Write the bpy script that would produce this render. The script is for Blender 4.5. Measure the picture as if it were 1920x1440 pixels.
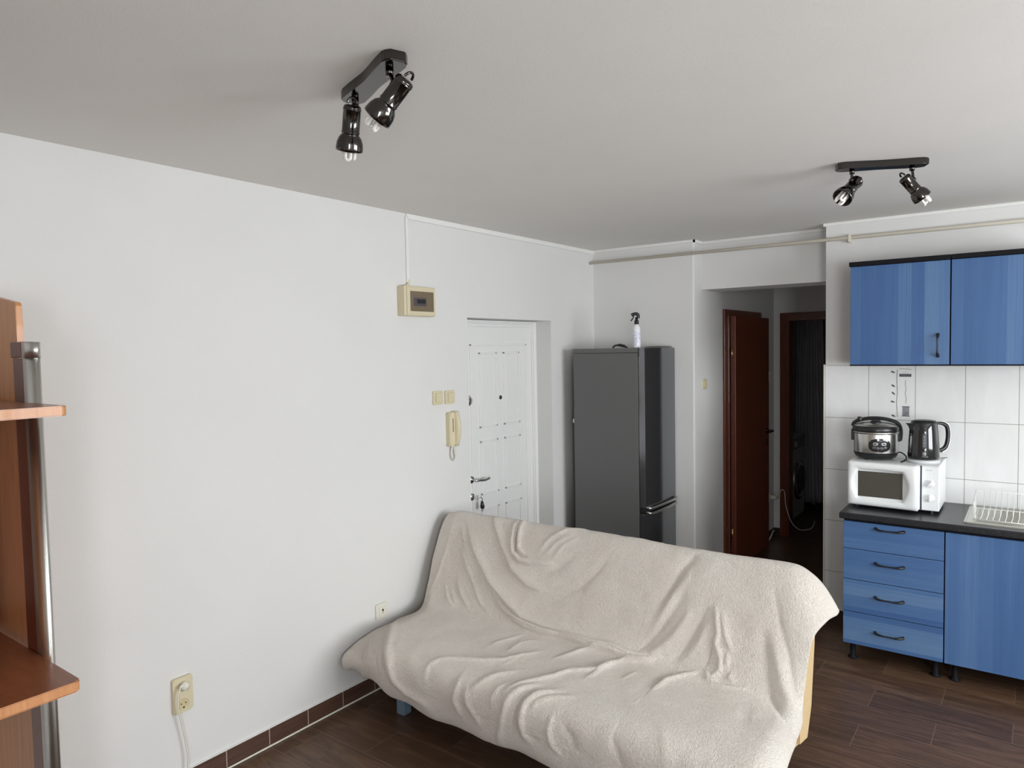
import bpy, bmesh, math, random
import numpy as np
from mathutils import Vector, Matrix
R = math.radians
scene = bpy.context.scene
for o in list(bpy.data.objects): bpy.data.objects.remove(o)
col = scene.collection

# ------------------------------------------------------------------ camera
cam = bpy.data.cameras.new('camera'); cam.sensor_width = 36; cam.sensor_fit = 'HORIZONTAL'
cam.lens = 1325.075/1920*36; cam.clip_start = .02; cam.clip_end = 100
camo = bpy.data.objects.new('camera', cam); col.objects.link(camo)
camo.matrix_world = Matrix(((0.802465,-0.01412,0.596531,0),(0.596416,0.049729,-0.801133,0),(-0.018353,0.998663,0.048327,1.80),(0,0,0,1)))
scene.camera = camo
# ------------------------------------------------------------------ exposure
scene.view_settings.view_transform = 'Standard'; scene.view_settings.look = 'None'
scene.view_settings.gamma = 1; scene.view_settings.use_curve_mapping = False
scene.view_settings.exposure = 0.42
# ------------------------------------------------------------------ daylight
world = bpy.data.worlds.new('sky'); scene.world = world; world.use_nodes = True
bg = world.node_tree.nodes['Background']; bg.inputs[0].default_value = (.80,.90,1,1); bg.inputs[1].default_value = .8
def area(name, loc, rot, sx, sy, power, color):
    l = bpy.data.lights.new(name, 'AREA'); l.shape = 'RECTANGLE'; l.size = sx; l.size_y = sy; l.energy = power; l.color = color
    o = bpy.data.objects.new(name, l); col.objects.link(o); o.location = loc; o.rotation_euler = rot; return o
XR_, YF_ = 2.60, -1.50          # right wall, wall behind the camera
area('daylight_side', (XR_+.12, 2.5, 1.6), (0, R(90), 0), 1.3, 2.4, 114, (.94,.975,1))
area('daylight_rear', (1.7, YF_-.12, 1.45), (R(90), 0, 0), 1.3, 1.5, 84, (.94,.975,1))

# ------------------------------------------------------------------ helpers
W = {}
def setp(o, label=None, cat=None, group=None, kind=None):
    if label: o['label'] = label
    if cat: o['category'] = cat
    if group: o['group'] = group
    if kind: o['kind'] = kind
    return o
def thing(name, label, cat, loc=(0,0,0), rz=0, group=None):
    o = bpy.data.objects.new(name, None); col.objects.link(o); o.empty_display_size = .05
    o.location = loc; o.rotation_euler = (0,0,rz)
    W[o.name] = Matrix.Translation(loc) @ Matrix.Rotation(rz, 4, 'Z')
    return setp(o, label, cat, group)
def obj(name, bm, mat, parent=None, local=False, smooth=False, label=None):
    """one mesh object; bm in world coordinates unless local (then in the root's frame)"""
    me = bpy.data.meshes.new(name)
    if smooth:
        for f in bm.faces: f.smooth = True
        for e in bm.edges:
            if len(e.link_faces) == 2 and e.calc_face_angle(0) > R(35): e.smooth = False
    if parent is not None:
        pw = W[parent.name]
        root = parent
        while root.parent: root = root.parent
        if not local: bm.transform(pw.inverted())
        w = pw.copy(); loc = (0,0,0)
    else:
        xs = [v.co for v in bm.verts]
        c = Vector(((min(v.x for v in xs)+max(v.x for v in xs))/2, (min(v.y for v in xs)+max(v.y for v in xs))/2, min(v.z for v in xs)))
        bm.transform(Matrix.Translation(-c)); w = Matrix.Translation(c); loc = c
    bmesh.ops.recalc_face_normals(bm, faces=bm.faces[:])
    bm.to_mesh(me); bm.free()
    for m in (mat if isinstance(mat,(list,tuple)) else [mat]): me.materials.append(m)
    o = bpy.data.objects.new(name, me); col.objects.link(o); o.parent = parent; o.location = loc
    W[o.name] = w
    if label: o['label'] = label
    return o
def B(): return bmesh.new()
def box(bm, x0,x1,y0,y1,z0,z1, bev=0, seg=2, mi=0):
    vs = [bm.verts.new((x,y,z)) for x in (x0,x1) for y in (y0,y1) for z in (z0,z1)]
    fs = [bm.faces.new([vs[i] for i in q]) for q in ((0,1,3,2),(4,6,7,5),(0,4,5,1),(2,3,7,6),(0,2,6,4),(1,5,7,3))]
    for f in fs: f.material_index = mi
    if bev:
        es = list({e for f in fs for e in f.edges})
        r = bmesh.ops.bevel(bm, geom=es, offset=bev, segments=seg, affect='EDGES', profile=.5)
        for f in r['faces']: f.material_index = mi
    return bm
def bx(*a, **k): return box(B(), *a, **k)
def frame_of(d):
    d = Vector(d).normalized(); a = Vector((0,0,1)) if abs(d.z) < .9 else Vector((1,0,0))
    x = a.cross(d).normalized(); return x, d.cross(x), d
def lathe(bm, prof, p0, d, n=32, mi=0, closed=False):
    """prof: (radius, distance along d)"""
    x, y, d = frame_of(d); p0 = Vector(p0); rings = []
    for r, t in prof:
        if r < 1e-6: rings.append([bm.verts.new(p0+d*t)])
        else: rings.append([bm.verts.new(p0+d*t+(x*math.cos(2*math.pi*i/n)+y*math.sin(2*math.pi*i/n))*r) for i in range(n)])
    for a, b in zip(rings, rings[1:]):
        for i in range(n):
            j = (i+1) % n
            if len(a) == 1 and len(b) == 1: continue
            if len(a) == 1: f = bm.faces.new((a[0], b[i], b[j]))
            elif len(b) == 1: f = bm.faces.new((a[i], a[j], b[0]))
            else: f = bm.faces.new((a[i], a[j], b[j], b[i]))
            f.material_index = mi
    return bm
def cyl(bm, p0, p1, r, n=20, mi=0, bev=0):
    p0 = Vector(p0); p1 = Vector(p1); L = (p1-p0).length
    if bev: pr = [(0,0),(r-bev,0),(r-bev*.3,bev*.3),(r,bev),(r,L-bev),(r-bev*.3,L-bev*.3),(r-bev,L),(0,L)]
    else: pr = [(0,0),(r,0),(r,L),(0,L)]
    return lathe(bm, pr, p0, p1-p0, n, mi)
def spline(pts, k=6):
    P = [Vector(p) for p in pts]; out = []
    for i in range(len(P)-1):
        p0,p1,p2,p3 = P[max(i-1,0)],P[i],P[i+1],P[min(i+2,len(P)-1)]
        for s in range(k):
            f = s/k
            out.append(.5*((2*p1)+(-p0+p2)*f+(2*p0-5*p1+4*p2-p3)*f*f+(-p0+3*p1-3*p2+p3)*f**3))
    return out+[P[-1]]
def tube(bm, pts, r, n=8, k=6, mi=0, smooth=True, closed=False, radii=None):
    P = spline(pts, k) if smooth and len(pts) > 2 else [Vector(p) for p in pts]
    rings = []; prev = None
    for i, p in enumerate(P):
        t = (P[min(i+1,len(P)-1)]-P[max(i-1,0)]).normalized()
        if prev is None: x, y, _ = frame_of(t)
        else:
            x = (prev - t*prev.dot(t)).normalized(); y = t.cross(x)
        prev = x
        rr = r if radii is None else radii[0]+(radii[1]-radii[0])*i/(len(P)-1)
        rings.append([bm.verts.new(p+(x*math.cos(2*math.pi*j/n)+y*math.sin(2*math.pi*j/n))*rr) for j in range(n)])
    for a, b in zip(rings, rings[1:]):
        for j in range(n): bm.faces.new((a[j], a[(j+1)%n], b[(j+1)%n], b[j])).material_index = mi
    if not closed:
        bm.faces.new(rings[0][::-1]).material_index = mi; bm.faces.new(rings[-1]).material_index = mi
    return bm
def prism(bm, poly, o, ax, ay, depth, bev=0, mi=0):
    """poly in the (ax, ay) plane at o, extruded along ax x ay by depth"""
    o, ax, ay = Vector(o), Vector(ax), Vector(ay); n = ax.cross(ay).normalized()*depth
    a = [bm.verts.new(o+ax*u+ay*v) for u, v in poly]; b = [bm.verts.new(v.co+n) for v in a]
    f0 = bm.faces.new(a[::-1]); f1 = bm.faces.new(b); fs = [f0, f1]
    for i in range(len(a)): j = (i+1) % len(a); fs.append(bm.faces.new((a[i],a[j],b[j],b[i])))
    for f in fs: f.material_index = mi
    if bev:
        r = bmesh.ops.bevel(bm, geom=list(set(f1.edges)|set(f0.edges)), offset=bev, segments=2, affect='EDGES')
        for f in r['faces']: f.material_index = mi
    return bm
def rrect(w, h, r, n=5, cx=0, cy=0):
    out = []
    for sx, sy, a0 in ((1,-1,-90),(1,1,0),(-1,1,90),(-1,-1,180)):
        for i in range(n+1):
            a = R(a0+90*i/n); out.append((cx+sx*(w/2-r)+r*math.cos(a), cy+sy*(h/2-r)+r*math.sin(a)))
    return out
def struct(name, bm, mat, **k):
    o = obj(name, bm, mat, **k); o['kind'] = 'structure'; return o

# ------------------------------------------------------------------ materials
def srgb(r,g,b):
    f = lambda c: (c/255/12.92) if c/255 <= .04045 else ((c/255+.055)/1.055)**2.4
    return (f(r),f(g),f(b),1)
def newmat(name, c, rough=.5, metal=0, spec=.5, coat=0, trans=0, alpha=1, sheen=0):
    m = bpy.data.materials.new(name); m.use_nodes = True; b = m.node_tree.nodes['Principled BSDF']
    b.inputs['Base Color'].default_value = c if len(c) == 4 else (*c,1)
    b.inputs['Roughness'].default_value = rough; b.inputs['Metallic'].default_value = metal
    b.inputs['Specular IOR Level'].default_value = spec; b.inputs['Coat Weight'].default_value = coat
    b.inputs['Transmission Weight'].default_value = trans; b.inputs['Alpha'].default_value = alpha
    b.inputs['Sheen Weight'].default_value = sheen
    return m
def nd(m, t, **k):
    n = m.node_tree.nodes.new(t)
    for a, v in k.items(): setattr(n, a, v)
    return n
def lk(m, a, b): m.node_tree.links.new(a, b)
def bsdf(m): return m.node_tree.nodes['Principled BSDF']
def coords(m, scale=(1,1,1), rot=(0,0,0), kind='Object', loc=(0,0,0)):
    tc = nd(m,'ShaderNodeTexCoord'); mp = nd(m,'ShaderNodeMapping'); lk(m, tc.outputs[kind], mp.inputs[0])
    mp.inputs['Scale'].default_value = scale; mp.inputs['Rotation'].default_value = rot; mp.inputs['Location'].default_value = loc
    return mp.outputs[0]
def noise(m, vec, scale=5, detail=4, rough=.5, dist=0):
    n = nd(m,'ShaderNodeTexNoise'); lk(m, vec, n.inputs['Vector']); n.inputs['Scale'].default_value = scale
    n.inputs['Detail'].default_value = detail; n.inputs['Roughness'].default_value = rough; n.inputs['Distortion'].default_value = dist
    return n.outputs['Fac']
def ramp(m, fac, stops):
    r = nd(m,'ShaderNodeValToRGB'); lk(m, fac, r.inputs[0]); e = r.color_ramp.elements
    e[0].position, e[0].color = stops[0]; e[1].position, e[1].color = stops[-1]
    for p, c in stops[1:-1]:
        x = e.new(p); x.color = c
    return r.outputs[0]
def bump(m, h, strength=.3, dist=.002, prev=None):
    b = nd(m,'ShaderNodeBump'); b.inputs['Strength'].default_value = strength; b.inputs['Distance'].default_value = dist
    lk(m, h, b.inputs['Height'])
    if prev is not None: lk(m, prev, b.inputs['Normal'])
    lk(m, b.outputs[0], bsdf(m).inputs['Normal']); return b.outputs[0]
def mix(m, fac, a, b, mode='MIX'):
    n = nd(m,'ShaderNodeMix', data_type='RGBA', blend_type=mode)
    for s, v in ((0,fac),(6,a),(7,b)):
        if hasattr(v,'links'): lk(m, v, n.inputs[s])
        else: n.inputs[s].default_value = v
    return n.outputs[2]
def paint(name, c, bs=.25):
    m = newmat(name, c, .85, spec=.25); v = coords(m, kind='Object')
    n1 = noise(m, v, 140, 3); n2 = noise(m, v, 2.2, 2)
    c2 = tuple(x*.975 for x in c[:3])+(1,)
    lk(m, ramp(m, n2, [(.3,c),(.7,c2)]), bsdf(m).inputs['Base Color'])
    bump(m, n1, bs, .0015); return m
M = {}
M['wall'] = paint('wall_paint', srgb(222,221,219)); M['ceil'] = paint('ceiling_paint', srgb(232,230,226), .35)
M['white'] = newmat('white_lacquer', srgb(232,232,230), .35)
M['trim'] = newmat('white_plastic_strip', srgb(232,231,228), .4)
M['cream'] = newmat('yellowed_plastic', srgb(212,202,172), .38)
M['cream_dark'] = newmat('yellowed_plastic_socket', srgb(202,188,148), .45)
M['offwhite'] = newmat('offwhite_plastic', srgb(222,219,206), .35)
M['pipe'] = newmat('cream_pipe_paint', srgb(214,207,192), .45)
M['black'] = newmat('black_plastic', (.012,.012,.013), .3)
M['blackmatt'] = newmat('black_matt', (.008,.008,.010), .6, spec=.15)
M['blackgloss'] = newmat('black_gloss', (.01,.01,.011), .08, coat=.5)
M['chrome'] = newmat('chrome', (.72,.72,.73), .14, 1)
M['gun'] = newmat('black_chrome', (.085,.08,.075), .11, 1)
M['gunin'] = newmat('bell_inside', (.10,.085,.075), .4, .6)
M['satin'] = newmat('satin_aluminium', (.62,.61,.58), .36, 1)
M['brass'] = newmat('brass', (.75,.55,.28), .28, 1)
M['bulb'] = newmat('lamp_tube_glass', srgb(238,236,230), .2)
M['wmwhite'] = newmat('appliance_white', srgb(236,238,238), .28)
M['door_dark'] = newmat('smoked_window', (.075,.068,.055), .12, coat=.3)
M['legblue'] = newmat('blue_grey_metal', srgb(120,140,158), .4, .3)
M['glass_grey'] = newmat('porthole_glass', (.03,.03,.035), .08)
# stainless steel of cooker
m = M['steel'] = newmat('brushed_steel', (.55,.54,.52), .27, 1)
v = coords(m, (1,1,90)); bump(m, noise(m, v, 8, 2), .12, .0005)
# fridge
m = M['fridge_side'] = newmat('fridge_grey_paint', (.135,.137,.135), .42, .25); v = coords(m)
bump(m, noise(m, v, 260, 2), .12, .0006)
m = M['fridge_front'] = newmat('fridge_steel_front', (.21,.215,.23), .13, .9)
v = coords(m, (1,1,60)); bump(m, noise(m, v, 6, 2), .05, .0005)
# wood
def wood(name, c1, c2, sc, rough=.4, bs=.1):
    m = newmat(name, c1, rough, coat=.15); v = coords(m, sc)
    n = noise(m, v, 3, 6, .6, 1.2)
    lk(m, ramp(m, n, [(.3,c1),(.75,c2)]), bsdf(m).inputs['Base Color']); bump(m, n, bs, .001); return m
M['cherry'] = wood('cherry_laminate', srgb(208,150,102), srgb(190,128,82), (14,14,1))
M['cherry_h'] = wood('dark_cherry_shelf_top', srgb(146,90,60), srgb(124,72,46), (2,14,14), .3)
M['mahog'] = wood('red_brown_veneer', srgb(112,56,34), srgb(90,42,26), (20,20,1.2), .35)
def blue(name, axis):
    m = newmat(name, (1,1,1), .38, spec=.4)
    sc = {'x':(.6,1,9),'z':(9,1,.6)}[axis]
    v = coords(m, sc, loc=(.3,.1,.7)); big = noise(m, v, 1.1, 1.5, .4)
    f = coords(m, {'x':(1.5,1,90),'z':(90,1,1.5)}[axis]); fine = noise(m, f, 1.5, 5, .7, .4)
    # plank-like bands
    sp = nd(m,'ShaderNodeSeparateXYZ'); tc = nd(m,'ShaderNodeTexCoord'); lk(m, tc.outputs['Object'], sp.inputs[0])
    mul = nd(m,'ShaderNodeMath', operation='MULTIPLY'); lk(m, sp.outputs['Z' if axis=='x' else 'X'], mul.inputs[0]); mul.inputs[1].default_value = 15.5
    fl = nd(m,'ShaderNodeMath', operation='FLOOR'); lk(m, mul.outputs[0], fl.inputs[0])
    wn = nd(m,'ShaderNodeTexWhiteNoise', noise_dimensions='1D'); lk(m, fl.outputs[0], wn.inputs['W'])
    a = mix(m, .5, big, wn.outputs['Value']); a = mix(m, .35, a, fine)
    c = ramp(m, a, [(.25,srgb(58,91,139)),(.5,srgb(76,108,153)),(.78,srgb(105,134,168))])
    lk(m, c, bsdf(m).inputs['Base Color']); bump(m, fine, .15, .0006); return m
M['blue_v'] = blue('blue_wood_laminate_vertical', 'z'); M['blue_h'] = blue('blue_wood_laminate_horizontal', 'x')
m = M['worktop'] = newmat('black_speckled_worktop', (.02,.02,.022), .3, spec=.4); v = coords(m)
n = noise(m, v, 420, 2, .6); lk(m, ramp(m, n, [(.52,(.012,.012,.014,1)),(.75,(.07,.07,.08,1))]), bsdf(m).inputs['Base Color'])
# floor planks: wood-look tiles with pale joints
m = M['floor'] = newmat('wood_look_tile', (1,1,1), .36, spec=.45)
def planks(m, vec, bw, rh, c1, c2, grout, sc, mortar=.0022):
    br = nd(m,'ShaderNodeTexBrick', offset=.5, squash=1); lk(m, vec, br.inputs['Vector'])
    br.inputs['Scale'].default_value = 1; br.inputs['Brick Width'].default_value = bw; br.inputs['Row Height'].default_value = rh
    br.inputs['Mortar Size'].default_value = mortar; br.inputs['Mortar Smooth'].default_value = .1; br.inputs['Bias'].default_value = 0
    br.inputs['Color1'].default_value = (0,0,0,1); br.inputs['Color2'].default_value = (1,1,1,1); br.inputs['Mortar'].default_value = (.5,.5,.5,1)
    g = noise(m, coords(m, sc, kind='Generated' if False else 'Object'), 2.2, 6, .62, 1.6)
    t = mix(m, .3, g, br.outputs['Color']); wood_ = ramp(m, t, [(.2,c1),(.8,c2)])
    lk(m, mix(m, br.outputs['Fac'], wood_, grout), bsdf(m).inputs['Base Color'])
    bump(m, br.outputs['Fac'], -.4, .001, bump(m, g, .12, .0008))
def obj_vec(m, off):   # object coords shifted so that the joints fall where the photo has them
    return coords(m, (1,1,1), loc=off)
def world_vec(m, order='xyz', off=(0,0,0), scale=(1,1,1)):
    g = nd(m,'ShaderNodeNewGeometry'); s = nd(m,'ShaderNodeSeparateXYZ'); c = nd(m,'ShaderNodeCombineXYZ'); lk(m, g.outputs['Position'], s.inputs[0])
    for i, ch in enumerate(order): lk(m, s.outputs[ch.upper()], c.inputs[i])
    mp = nd(m,'ShaderNodeMapping'); lk(m, c.outputs[0], mp.inputs[0]); mp.inputs['Location'].default_value = off; mp.inputs['Scale'].default_value = scale
    return mp.outputs[0]
def bricks(m, vec, bw, rh, offset, mortar):
    br = nd(m,'ShaderNodeTexBrick', offset=offset, squash=1); lk(m, vec, br.inputs['Vector'])
    for k, v_ in (('Scale',1),('Brick Width',bw),('Row Height',rh),('Mortar Size',mortar),('Mortar Smooth',.15),('Bias',0)): br.inputs[k].default_value = v_
    br.inputs['Color1'].default_value = (0,0,0,1); br.inputs['Color2'].default_value = (1,1,1,1); br.inputs['Mortar'].default_value = (.5,.5,.5,1)
    return br
# floor
m = M['floor']; br = bricks(m, world_vec(m, 'xyz', (2.1155,-2.0705+.2145*20,0)), .585, .2145, .5, .0016)
sc = nd(m,'ShaderNodeVectorMath', operation='SCALE'); lk(m, br.outputs['Color'], sc.inputs[0]); sc.inputs['Scale'].default_value = 7
ad = nd(m,'ShaderNodeVectorMath', operation='ADD'); lk(m, world_vec(m,'xyz',(0,0,0),(1.3,11,1)), ad.inputs[0]); lk(m, sc.outputs[0], ad.inputs[1])
g = noise(m, ad.outputs[0], 1.6, 7, .66, 1.8); t = mix(m, .10, g, br.outputs['Color'])
wc = ramp(m, t, [(.25,srgb(60,43,33)),(.5,srgb(86,64,49)),(.75,srgb(118,90,70))])
lk(m, mix(m, br.outputs['Fac'], wc, srgb(118,98,84)), bsdf(m).inputs['Base Color'])
bump(m, br.outputs['Fac'], -.5, .001, bump(m, g, .15, .0008))
# skirting tiles (same tile, cut short), running along Y
m = M['skirt'] = newmat('skirting_tile', (1,1,1), .4); br = bricks(m, world_vec(m, 'yzx', (-1.642+.2142*20,.5,0)), .2142, 1.0, 0, .0022)
g = noise(m, world_vec(m,'xyz',(0,0,0),(6,1.6,40)), 1.6, 6, .66, 1.2)
lk(m, mix(m, br.outputs['Fac'], ramp(m, g, [(.25,srgb(58,40,32)),(.8,srgb(104,76,62))]), srgb(176,160,148)), bsdf(m).inputs['Base Color'])
m = M['skirt_x'] = newmat('skirting_tile_dark', srgb(60,42,34), .4)
# wall tiles
m = M['tile'] = newmat('white_wall_tile', (1,1,1), .16, spec=.5); br = bricks(m, world_vec(m, 'xzy', (1.0935,-1.663+.3325*10,0)), .2535, .3325, 0, .0017)
cl = noise(m, world_vec(m,'xyz',(0,0,0),(5,5,1.2)), 2, 4, .6, .8)
lk(m, mix(m, br.outputs['Fac'], ramp(m, cl, [(.3,srgb(227,227,226)),(.7,srgb(234,235,235))]), srgb(150,144,134)), bsdf(m).inputs['Base Color'])
bump(m, br.outputs['Fac'], -.6, .0015)
m = M['fleece'] = newmat('beige_fleece', srgb(214,204,192), .95, spec=.12, sheen=.25)
v = coords(m); n1 = noise(m, v, 105, 3, .6, .6); n2 = noise(m, v, 3.5, 3, .5); n3 = noise(m, v, 300, 2, .6)
st = ramp(m, n2, [(.3,srgb(238,229,219)),(.7,srgb(244,237,228))])
fine = ramp(m, n1, [(.3,(.93,.92,.90,1)),(.6,(1,1,1,1))])
lk(m, mix(m, 1, st, fine, 'MULTIPLY'), bsdf(m).inputs['Base Color'])
mm = nd(m,'ShaderNodeMath', operation='ADD'); lk(m, n1, mm.inputs[0]); lk(m, n3, mm.inputs[1]); bump(m, mm.outputs[0], 1.0, .008)
M['mattress'] = newmat('tan_mattress_cloth', srgb(200,174,132), .8)
bump(M['mattress'], noise(M['mattress'], coords(M['mattress']), 12, 3, .5), .5, .02)

# ------------------------------------------------------------------ room shell
XL, YK, YB_, ZC = -2.816, 4.846, 5.03, 2.563
XC = -1.99; XK = -1.093; YH = 6.80; YM = 8.7
struct('floor', bx(-3.0, XR_, YF_, YM, -.05, 0), M['floor'])
struct('ceiling', bx(-3.0, XR_, YF_, YM, ZC, ZC+.08), M['ceil'])
b = B()
for a in ((YF_,3.333,0,ZC),(3.333,4.262,2.003,ZC),(4.262,YM,0,ZC)): box(b, XL-.19, XL, *a)
struct('wall_left', b, M['wall'])
# block behind the fridge (left of the passage), runs on as the passage's left side
b = B(); box(b, XL-.19, XC-.012, 4.88, 5.0, 0, ZC); box(b, XC-.16, XC, 4.892, YH+.1, 0, ZC)
cyl(b, (XC-.012,4.892,0), (XC-.012,4.892,ZC), .012, 16)
struct('wall_passage_left', b, M['wall'])
struct('wall_beam', bx(XC-.01, XK+.01, YB_, 5.34, 2.215, ZC), M['wall'])
struct('wall_back', bx(XK, XR_, YK, 5.05, 0, ZC), M['wall'])
b = B(); box(b, XK, XK+.12, 5.05, YM, 0, ZC); struct('wall_passage_right', b, M['wall'])
b = B(); box(b, -2.82, -1.93, YH, YH+.1, 0, ZC); box(b, -1.93, XK, YH, YH+.1, 2.095, ZC); box(b, -1.13, XK, YH, YH+.1, 0, 2.095)
struct('wall_passage_end', b, M['wall'])
struct('wall_bathroom', bx(-3.0, XK+.12, YM-.02, YM+.08, 0, ZC), M['wall'])
struct('wall_bathroom_left', bx(-2.7, -2.6, YH, YM, 0, ZC), M['wall'])
# right wall with the big window, and the wall behind the camera with the balcony window
wy0, wy1, wz0, wz1 = 1.3, 3.7, .95, 2.25
b = B(); box(b, XR_, XR_+.1, YF_, wy0, 0, ZC); box(b, XR_, XR_+.1, wy1, YK+.2, 0, ZC); box(b, XR_, XR_+.1, wy0, wy1, 0, wz0); box(b, XR_, XR_+.1, wy0, wy1, wz1, ZC)
struct('wall_right', b, M['wall'])
fx0, fx1, fz0, fz1 = 1.05, 2.35, .7, 2.2
b = B(); box(b, -3.0, fx0, YF_-.1, YF_, 0, ZC); box(b, fx1, XR_, YF_-.1, YF_, 0, ZC); box(b, fx0, fx1, YF_-.1, YF_, 0, fz0); box(b, fx0, fx1, YF_-.1, YF_, fz1, ZC)
struct('wall_front', b, M['wall'])
def window(name, P, w, h, n):
    b = B(); t = .055
    def bar(u0,u1,z0,z1): 
        p = [P(u,d,z) for u in (u0,u1) for d in (0,.05) for z in (z0,z1)]
        box(b, min(q[0] for q in p),max(q[0] for q in p),min(q[1] for q in p),max(q[1] for q in p),min(q[2] for q in p),max(q[2] for q in p))
    bar(0,w,0,t); bar(0,w,h-t,h)
    for i in range(n+1): u = (w-t)*i/n; bar(u,u+t,0,h)
    return struct(name, b, M['white'])
window('window_1', lambda u,d,z: (XR_+d, wy0+u, wz0+z), wy1-wy0, wz1-wz0, 3)
window('window_2', lambda u,d,z: (fx0+u, YF_-d, fz0+z), fx1-fx0, fz1-fz0, 2)
# trims
struct('trim_1', bx(XL, XL+.011, 2.825, 4.88, 2.533, ZC, .003), M['trim'])
struct('trim_2', bx(XL+.011, XC+.012, 4.868, 4.88, 2.545, ZC), M['trim'])
struct('trim_3', bx(XC, XC+.012, 4.868, YB_, 2.545, ZC), M['trim'])
struct('trim_4', bx(XC+.012, XK-.012, YB_-.012, YB_, 2.545, ZC), M['trim'])
struct('trim_5', bx(XK-.014, XR_, YK-.014, YK, 2.545, ZC), M['trim'])
b = bx(XL, XL+.009, YF_, 3.33, 0, .082, .0015); box(b, XL, XL+.009, 4.262, 4.88, 0, .082, .0015)
struct('baseboard_left', b, M['skirt'])
struct('trim_6', bx(XL, XL+.0085, YF_, 3.33, .082, .086), M['trim'])
struct('baseboard_back', bx(XK-.004, XR_, YK-.012, YK, 0, .083, .0015), M['skirt_x'])
b = bx(XC, XC+.009, 4.90, 5.44, 0, .07); box(b, XC, XC+.009, 6.40, YH, 0, .07); box(b, XC, -1.935, YH-.009, YH, 0, .07)
struct('baseboard_passage', b, M['skirt_x'])
struct('wall_tiles', bx(XK-.002, XR_, YK-.010, YK, .083, 1.663, .001), M['tile'])
struct('trim_7', bx(XK-.010, XK-.001, YK-.012, YK+.004, .083, 1.668), M['offwhite'])

# ------------------------------------------------------------------ entrance door
DX = -2.955
d = thing('door_1', 'white panelled entrance door set deep in the left wall', 'door', (DX,3.825,0)); d['kind'] = 'structure'
b = bx(DX-.04, DX, 3.42, 4.205, .01, 1.955)
def ring(bm, X, y0,y1,z0,z1, w=.012, h=.006):
    for a in ((y0,y1,z0,z0+w),(y0,y1,z1-w,z1),(y0,y0+w,z0,z1),(y1-w,y1,z0,z1)): box(bm, X-.001, X+h, *a, .0028, 2)
ring(b, DX, 3.51, 4.14, .10, 1.842, .014, .007)
for z0, z1 in ((1.285,1.787),(.838,1.200),(.30,.745)):
    for y0, y1 in ((3.60,3.79),(3.865,4.05)):
        ring(b, DX, y0, y1, z0, z1, .014, .008); box(b, DX-.001, DX+.003, y0+.03, y1-.03, z0+.03, z1-.03, .002)
obj('door_leaf', b, M['white'], d)
b = B()
for a in ((4.205,4.262,0,2.0),(3.33,3.42,0,2.0),(3.42,4.205,1.955,2.0)): box(b, DX-.04, DX+.012, *a, .004)
for a in ((4.212,4.226,0,1.99),(3.42,4.212,1.975,1.987)): box(b, DX+.008, DX+.022, *a, .004)
obj('door_frame', b, M['white'], d)
b = B(); lathe(b, [(0,0),(.026,0),(.026,.004),(.02,.01),(0,.01)], (DX,3.505,.958), (1,0,0), 24); cyl(b, (DX+.01,3.505,.958), (DX+.05,3.505,.958), .009)
tube(b, [(DX+.045,3.50,.958),(DX+.052,3.53,.957),(DX+.052,3.58,.950),(DX+.050,3.63,.955)], .0095, 10)
obj('door_handle', b, M['chrome'], d, smooth=True)
b = B(); lathe(b, [(0,0),(.025,0),(.025,.006),(.018,.011),(0,.011)], (DX,3.505,.845), (1,0,0), 24); obj('lock_plate', b, M['chrome'], d, smooth=True)
b = B(); lathe(b, [(0,0),(.014,0),(.014,.004),(.008,.007),(0,.006)], (DX,3.832,1.476), (1,0,0), 20); obj('peephole', b, M['gun'], d, smooth=True)
b = B(); lathe(b, [(0,0),(.040,0),(.040,.012),(.030,.028),(0,.032)], (DX,3.47,1.477), (1,0,0), 28); obj('upper_lock_knob', b, M['chrome'], d, smooth=True)
k = thing('key_bunch', 'black fob with keys hanging from the lock of the white entrance door', 'keys', (DX+.03,3.54,.78))
b = B(); box(b, DX+.011, DX+.03, 3.503, 3.507, .836, .854); box(b, DX+.028, DX+.055, 3.5025, 3.5075, .828, .862, .002); obj('key', b, M['chrome'], k)
b = B(); tube(b, [(DX+.05,3.512,.84),(DX+.056,3.53,.845),(DX+.056,3.545,.83),(DX+.052,3.548,.815)], .003, 6); obj('ring', b, M['chrome'], k, smooth=True)
b = B(); lathe(b, [(0,0),(.006,.002),(.011,.018),(.015,.038),(.012,.052),(0,.056)], (DX+.05,3.549,.818), (0,.08,-1), 16); obj('fob', b, M['black'], k, smooth=True)

# ------------------------------------------------------------------ breaker box, trunking, switches, intercom
e = thing('breaker_box', 'cream breaker box with smoked window high on the left wall', 'breaker box', (XL,2.868,1.996))
X1 = XL+.055
b = bx(XL, X1, 2.746, 2.990, 1.996, 2.160, .004); obj('housing', b, M['cream'], e)
b = bx(X1, X1+.006, 2.762, 2.985, 2.00, 2.156, .003)
obj('front_frame', b, M['cream'], e)
b = bx(X1+.006, X1+.009, 2.784, 2.968, 2.022, 2.132, .001)
dw = obj('smoked_door', b, newmat('smoked_brown_plastic', srgb(118,104,84), .22, spec=.6), e)
b = bx(X1+.009, X1+.0105, 2.810, 2.905, 2.052, 2.096); br_ = obj('breaker_slot', b, newmat('breaker_slot_shade', srgb(78,72,78), .4), e)
for i in range(4):
    y = 2.835+i*.017; obj('breaker', bx(X1+.0105, X1+.016, y, y+.011, 2.066, 2.088, .0015), M['black'], e)
b = bx(XL, XL+.011, 2.815, 2.833, 2.185, 2.548, .002)
setp(obj('cable_trunking', b, M['trim']), 'thin white vertical cable trunking from the ceiling to the breaker box', 'cable trunking')
b = B(); tube(b, [(XL+.006,2.826,2.20),(XL+.008,2.824,2.18),(XL+.012,2.805,2.164),(XL+.018,2.77,2.160)], .007, 8)
setp(obj('cable', b, M['cream'], smooth=True), 'short cream cable bent between trunking and breaker box', 'cable')
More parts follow.
